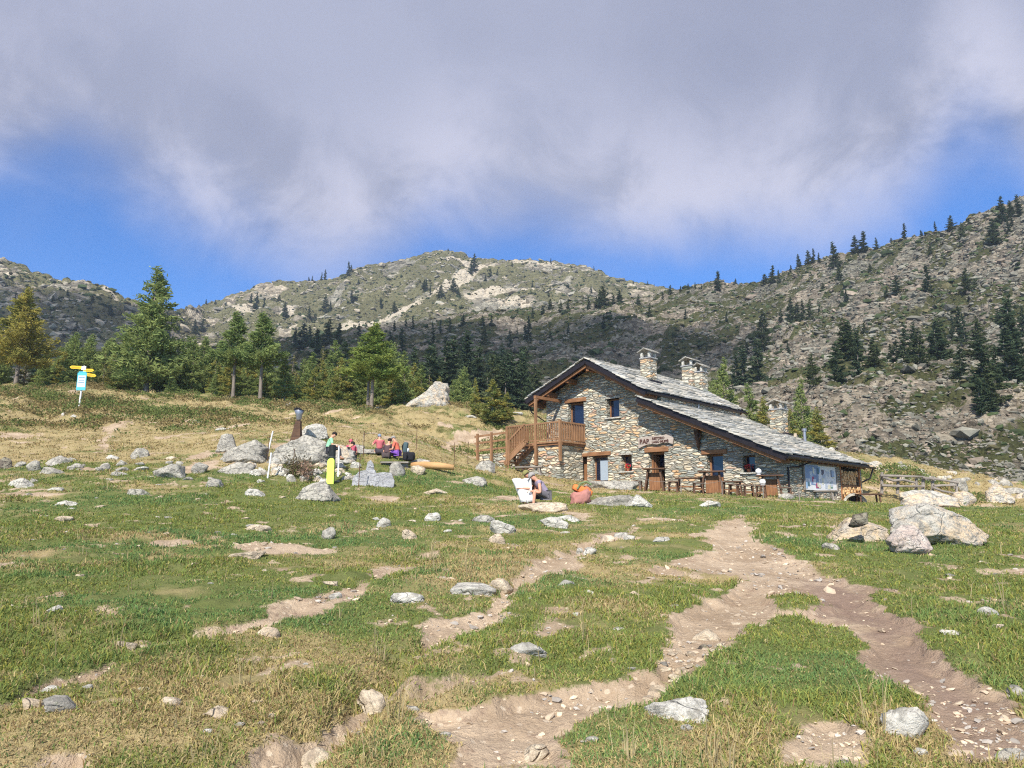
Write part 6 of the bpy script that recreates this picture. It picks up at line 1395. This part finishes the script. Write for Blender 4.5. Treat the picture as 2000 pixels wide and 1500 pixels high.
# peeled log, picnic table top, dry bush
X, Y = wxy(843, 28.6); z = Hs(X, Y); mb = MB(); mb.tube([(-.80, .1, .10), (-.3, 0, .10), (.3, -.05, .06), (.84, -.1, .0)], [.12, .14, .135, .10], 12, jit=.08); o = mb.build('log', M['wood_log'], smooth=True); o.location = (X, Y, z + .05); tag(o, 'peeled orange tree trunk lying on stones right of the picnicking hikers', 'log')
def drybush(px, Y, label, n, rx, c1):
    X, Y = wxy(px, Y); g = np.random.default_rng(px); t = thing('dry_bush', label, 'bush', (X, Y, Hs(X, Y) + .15)); P = g.normal(size=(n, 3)) * [rx, .2, .16] + [0, 0, .2]; D = g.normal(size=(n, 3)) + [0, 0, .6]; D /= np.linalg.norm(D, axis=1)[:, None]; E_ = np.cross(D, g.normal(size=(n, 3)))
    V = np.stack([P - E_ * .012, P + E_ * .012, P + D * .16], 1).reshape(-1, 3); obj('twigs', mesh_np('twigs', V, np.arange(3 * n).reshape(-1, 3), M['shrub'], False, np.repeat(np.array(c1)[None] * g.uniform(.5, 1.4, (n, 1)), 3, 0)), t)
drybush(577, 25.2, 'dry dark green thorn bush growing in the rock garden', 600, .25, (.17, .14, .08)); drybush(596, 24.6, 'dry reddish bush beside the thorn bush of the rock garden', 260, .13, (.32, .21, .15))

# ================================================================ PEOPLE
def skin_mesh(name, chain, mat, parent, sub=2, root=0):
    """chain: list of (parent index, position, radius)"""
    me = bpy.data.meshes.new(name); me.from_pydata([c[1] for c in chain], [(c[0], i) for i, c in enumerate(chain) if c[0] is not None], []); o = obj(name, me, parent)
    m = o.modifiers.new('skin', 'SKIN'); m.use_smooth_shade = True
    for i, c in enumerate(chain):
        r_ = c[2]; me.skin_vertices[0].data[i].radius = (r_, r_) if not hasattr(r_, '__len__') else r_
    me.skin_vertices[0].data[root].use_root = True
    s = o.modifiers.new('sub', 'SUBSURF'); s.levels = sub; s.render_levels = sub; me.materials.append(mat); return o
def fab(name, c):
    if name not in M: M[name] = plain(name, c, .85, 0, .18, 9, .3)
    return M[name]
SK = plain('skin', (0.62, 0.32, 0.21), .55, 0, .06); M['hair_dark'] = plain('hair_dark', (.025, .018, .014), .8); M['hair_grey'] = plain('hair_grey', (.3, .28, .26), .8)
def person(label, loc, yaw, hip=.42, lean=20, knee=(.44, .48), foot=(.50, .06), hands=None, top=(.3, .3, .3), leg=(.1, .1, .1), bare=True, hat=None, hair='hair_dark', look=15, sleeves=True, split=.13):
    """seated figure facing +y locally; hands: two targets (x,y,z)"""
    p = thing('person', label, 'person', loc, yaw); L = R(lean); up = Vector((0, math.sin(L), math.cos(L))); hp = Vector((0, 0, hip))
    ch = hp + up * .30; nk = hp + up * .50; sh = hp + up * .45; hl = R(lean * .6 + look); hu = Vector((0, math.sin(hl), math.cos(hl))); hd = nk + hu * .16; tp = hd + hu * .09
    C_ = [(None, hp, (.145, .12)), (0, hp + up * .16, (.125, .10)), (1, ch, (.15, .11)), (2, sh, (.10, .075)), (3, nk, .052), (4, nk + hu * .07, (.06, .07)), (5, hd, (.075, .092)), (6, tp, (.06, .07)), (6, hd + Vector((0, math.cos(hl), -math.sin(hl))) * .105 - hu * .015, .014)]
    hands = hands or [(-.16, .42, hip + .12), (.16, .42, hip + .12)]; arms = []
    for sx_, ht in zip((-1, 1), hands):
        s0 = sh + Vector((sx_ * .165, 0, -.01)); hv = Vector(ht); mid = (s0 + hv) / 2; dst = (hv - s0).length; bend = math.sqrt(max(.0, .29 ** 2 - min(dst / 2, .28) ** 2)); el_ = mid + Vector((sx_ * .5, -.45, -.75)).normalized() * bend
        i = len(C_); C_ += [(3, s0, .056), (i, el_, .042), (i + 1, hv.lerp(el_, .12), .026)]; d_ = (hv - el_).normalized(); sd = d_.cross(Vector((0, 0, 1))).normalized(); C_ += [(i + 2, hv + d_ * .04, (.038, .018))]; arms.append((s0, el_, hv)); b = len(C_) - 1
        for k_, (of, ln) in enumerate(((-.030, .072), (-.010, .082), (.010, .078), (.030, .062))): C_ += [(b, hv + d_ * .085 + sd * of, .0095), (len(C_), hv + d_ * (.085 + ln * .55) + sd * of * 1.1 - Vector((0, 0, .012)), .008)]
        C_ += [(b, hv + d_ * .045 - sd * sx_ * .045, .010)]
    legs = []
    for sx_ in (-1, 1):
        h0 = hp + Vector((sx_ * .09, .04, -.02)); k0 = Vector((sx_ * split, knee[0], knee[1])); a0 = Vector((sx_ * split * 1.05, foot[0], foot[1] + .05)); i = len(C_)
        C_ += [(0, h0, .085), (i, h0.lerp(k0, .55), .075), (i + 1, k0, .056), (i + 2, k0.lerp(a0, .35), .053), (i + 3, a0, .034), (i + 4, a0 + Vector((0, .10, -.045)), .032)]; legs.append((h0, k0, a0))
    skin_mesh('body', C_, SK, p)
    T = [(None, hp + up * .02, (.155, .13)), (0, hp + up * .17, (.15, .12)), (1, ch, (.172, .13)), (2, sh + up * .005, (.125, .088))]
    for sx_, (s0, e0, h0) in zip((-1, 1), arms): i = len(T); T += [(3, s0, .072), (i, s0.lerp(e0, .75 if sleeves else .3), .058)]
    skin_mesh('shirt', T, fab('cloth_%.2f_%.2f_%.2f' % top, top), p)
    T = [(None, hp - up * .01, (.16, .135))]
    for h0, k0, a0 in legs: i = len(T); T += [(0, h0, .098), (i, h0.lerp(k0, .8), .078)]; 
    if not bare:
        T = [T[0]]
        for h0, k0, a0 in legs: i = len(T); T += [(0, h0, .098), (i, k0, .072), (i + 1, k0.lerp(a0, .95), .055)]
    skin_mesh('shorts' if bare else 'trousers', T, fab('cloth_%.2f_%.2f_%.2f' % leg, leg), p)
    for h0, k0, a0 in legs: skin_mesh('shoe', [(None, a0 + Vector((0, -.03, -.055)), .046), (0, a0 + Vector((0, .09, -.065)), .044), (1, a0 + Vector((0, .16, -.07)), .034)], M['wood_brown'], p, 1)
    V, Fc = ico(3); V = V * [.088, .105, .10]; k_ = (V[:, 2] > -.01 - V[:, 1] * .0) | (V[:, 1] < -.03); Fk = Fc[k_[Fc].all(1)]; fw = Vector((0, math.cos(hl), -math.sin(hl)))
    B = np.array([[1, 0, 0], list(fw), list(hu)]); W = V @ B + np.array(hd + hu * .03)
    nm, mt = ('cap', fab('hat_%.2f_%.2f_%.2f' % hat, hat)) if hat else ('hair', M[hair]); hp_ = obj(nm, mesh_np(nm, W, Fk, mt, True), p); so = hp_.modifiers.new('solid', 'SOLIDIFY'); so.thickness = .012
    if hat:
        mb = MB(); c0 = hd + hu * .045 + fw * .09; mb.hexa([tuple(c0 + Vector((sx_ * .07, 0, 0)) + fw * a - hu * (b + a * .2)) for b in (.008, 0) for sx_, a in ((-1, 0), (1, 0), (.7, .09), (-.7, .09))]); mb.build('peak', mt, hp_)
    for sx_ in (-1, 1):
        V2, F2 = ico(1); obj('eye', mesh_np('eye', V2 * .009 + np.array(hd + fw * .086 + hu * .012 + Vector((sx_ * .03, 0, 0))), F2, M['black'], True), p)
    return p
def seat(px, Y, dz=0.0): X, Y = wxy(px, Y); return (X, Y, Hs(X, Y) + dz)
PI = math.pi
pA = seat(1068, 21.3, -.02)
person('man in grey cap, mauve shirt and grey shorts bent forward on a low rock', pA, PI * .58, hip=.36, lean=38, knee=(.40, .46), foot=(.44, 0), hands=[(-.10, .46, .44), (.12, .48, .42)], top=(.34, .28, .36), leg=(.13, .12, .13), hat=(.32, .30, .28), look=25, sleeves=False, split=.15)
pB = seat(1051, 21.6, -.02)
person('hiker in an olive cap and dark shirt reading an open white map', pB, PI * .62, hip=.36, lean=30, knee=(.38, .48), foot=(.42, 0), hands=[(-.20, .62, .50), (.10, .60, .58)], top=(.05, .035, .03), leg=(.10, .10, .12), hat=(.24, .22, .08), look=25, split=.12)
X, Y, Z = seat(1020, 21.2)
mp = thing('map', 'large open white paper map held up by the hiker in the olive cap', 'map', (X, Y, Z + .42), -.25)
def paper(x0, x1, nm, bend):
    n_ = 7; V = []; 
    for j in range(n_):
        for i in range(n_): u, v = i / (n_ - 1), j / (n_ - 1); V.append(((x0 + (x1 - x0) * u) * (.62 + .38 * v) + .14 * (1 - v), bend * math.sin(u * PI) * .05 + .02 * math.sin(v * 5), -.36 + .66 * v + .03 * math.sin(u * 3)))
    F_ = [(j * n_ + i, j * n_ + i + 1, (j + 1) * n_ + i + 1, (j + 1) * n_ + i) for j in range(n_ - 1) for i in range(n_ - 1)]; o = obj(nm, mesh_np(nm, V, F_, M['white'], True), mp); so = o.modifiers.new('s', 'SOLIDIFY'); so.thickness = .004
paper(-.30, 0, 'sheet', -1); paper(.002, .26, 'sheet', 1)
pk = seat(1079, 22.0); 
def backpack(name, label, loc, rot, c, w_=.30, h_=.46, d_=.2, tilt=0.0, accent=None):
    b = thing(name, label, 'backpack', loc, rot); b.rotation_euler = (tilt, 0, rot); V, Fc = ico(3); V = np.sign(V) * np.abs(V) ** .4 * (1 + .10 * (fbm(V[:, 0] * 3, V[:, 1] * 3 + V[:, 2] * 4, 7, 3) - .5))[:, None]; V = V * [w_ / 2, d_ / 2, h_ / 2] + [0, 0, h_ / 2]; obj('bag', mesh_np('bag', V, Fc, fab('pack_%.2f_%.2f_%.2f' % c, c), True), b)
    V2 = np.sign(ico(2)[0]) * np.abs(ico(2)[0]) ** .6; obj('pocket', mesh_np('pocket', V2 * [w_ * .36, d_ * .3, h_ * .2] + [0, d_ * .55, h_ * .3], ico(2)[1], fab('pack_%.2f_%.2f_%.2f' % (accent or c), accent or c), True), b)
    for sx_ in (-1, 1): mb = MB(); mb.tube([(sx_ * w_ * .25, -d_ * .4, h_ * .9), (sx_ * w_ * .3, -d_ * .75, h_ * .6), (sx_ * w_ * .28, -d_ * .45, h_ * .15)], .016, 6); mb.build('strap', M['black'], b)
    return b
X, Y, Z = seat(1134, 22.2, .0)
jk = thing('jacket', 'crumpled salmon pink jacket heaped on the long grey rock against the orange backpack', 'jacket', (X, Y, Z)); V, Fc = ico(4); nn = V.copy()
V = outline(V, [(-1, -.9), (-1, .2), (-.75, .65), (-.3, .55), (.2, .7), (.7, 1), (1, .6), (.95, -.5), (.3, -.8), (-.2, -1)]); V = V * (1 + .30 * (np.abs(fbm(nn[:, 0] * 5 + 3, nn[:, 1] * 5 + nn[:, 2] * 6, 5, 4) - .5) * 2))[:, None] * [.27, .2, .20]
obj('cloth', mesh_np('cloth', V * [1, 1, 1.25] + [0, 0, .18], Fc, fab('cloth_salmon', (.42, .19, .16)), True), jk)
backpack('backpack', 'bright orange backpack lying on the long grey rock beside the salmon jacket', (seat(1156, 22.5)[0], 22.5, seat(1156, 22.5)[2] + .30), -1.45, (.72, .22, .06), .27, .62, .20, tilt=1.2, accent=(.55, .18, .08))
mb = MB(); X, Y, Z = seat(1142, 22.3, .38); mb.tube([(-.22, 0, .05), (-.12, 0, .22), (.05, 0, .27), (.2, 0, .18)], .03, 8); o = mb.build('walking_strap', fab('strap_green', (.16, .22, .10))); o.location = (X, Y, Z); tag(o, 'curved green carrying loop beside the orange backpack', 'strap')
# picnickers and the hiker by the marker post
person('dark haired hiker in a pale green shirt sitting beside the marker post', seat(637, 26.2, .50), -PI * .42, hip=.40, lean=14, top=(.30, .62, .38), leg=(.06, .06, .07), bare=False, look=30)
person('dark haired hiker in a black shirt behind the white stake', seat(669, 28.4, -.25), -PI * .5, hip=.35, lean=30, top=(.02, .02, .025), leg=(.05, .05, .06), bare=False, look=20)
person('hiker in a crimson pink hooded top bent over behind the grey rock', seat(685, 28.8, -.25), PI * .15, hip=.35, lean=25, top=(.52, .10, .15), leg=(.06, .05, .06), bare=False, hat=(.52, .10, .15), look=10)
person('hiker in a blue grey hat drinking at the stone table', seat(739, 29.4, -.15), PI * .1, hip=.42, lean=12, hands=[(-.2, .22, .86), (.12, .3, .60)], top=(.45, .12, .13), leg=(.07, .06, .07), hat=(.22, .28, .36))
person('dark haired hiker in a dark brown shirt seated with the back to the viewer', seat(753, 28.9, -.22), -PI * .12, hip=.42, lean=18, top=(.09, .055, .06), leg=(.08, .06, .06), bare=False)
person('bald hiker in an orange red top and violet shorts carrying a backpack', seat(776, 29.0, -.08), PI * .45, hip=.42, lean=18, top=(.66, .16, .10), leg=(.22, .09, .42), hair='hair_grey', look=20)
for o in [o for o in bpy.data.objects if o.get('category') == 'person' and o.location.y > 25]: o.scale = (.88,) * 3
xx = seat(788, 29.0); backpack('backpack', 'dark teal and white backpack worn by the bald hiker', (xx[0] + .02, 29.0, xx[2] + .30), -PI * .5, (.07, .11, .12), .30, .44, .18, tilt=-.1, accent=(.7, .7, .72))
xx = seat(797, 28.6, -.05); backpack('backpack', 'black backpack lying on the slab behind the bald hiker', (xx[0], 28.6, xx[2] + .22), .4, (.02, .02, .025), .45, .34, .28)
tb = thing('picnic_table', 'grey rough plank table between the seated hikers', 'table', seat(770, 28.2, -.32), .05); mb = MB(); mb.box(-.52, .52, -.22, .22, .40, .46); mb.build('table_top', M['wood_grey'], tb)
for sx_ in (-1, 1): mb = MB(); mb.bar((sx_ * .46, 0, -.15), (sx_ * .32, 0, .40), .10, .3); mb.build('leg', M['wood_grey'], tb)

# ================================================================ AIR
# far slopes fade a little: one closed box of thin air round camera and scene
zmin = min(float((o.matrix_world @ Vector(c)).z) for o in (ground, bpy.data.objects['rocky_hillside'], bpy.data.objects['distant_mountain']) for c in o.bound_box)
zmax = max(float((o.matrix_world @ Vector(c)).z) for o in (bpy.data.objects['rocky_hillside'], bpy.data.objects['distant_mountain']) for c in o.bound_box) + 30
mb = MB(); mb.box(-1500, 1500, -60, 1300, zmin - 1, zmax); hz = mb.build('haze'); m, q = new_mat('haze')
pv = q.n('ShaderNodeVolumePrincipled', {'Color': (0.72, 0.82, 1.0, 1), 'Density': 0.00028, 'Anisotropy': 0.2}); q.n('ShaderNodeOutputMaterial', {'Volume': pv.outputs[0]}); hz.data.materials.append(m)
tag(hz, 'thin blue haze of the mountain air', 'haze', kind='stuff')
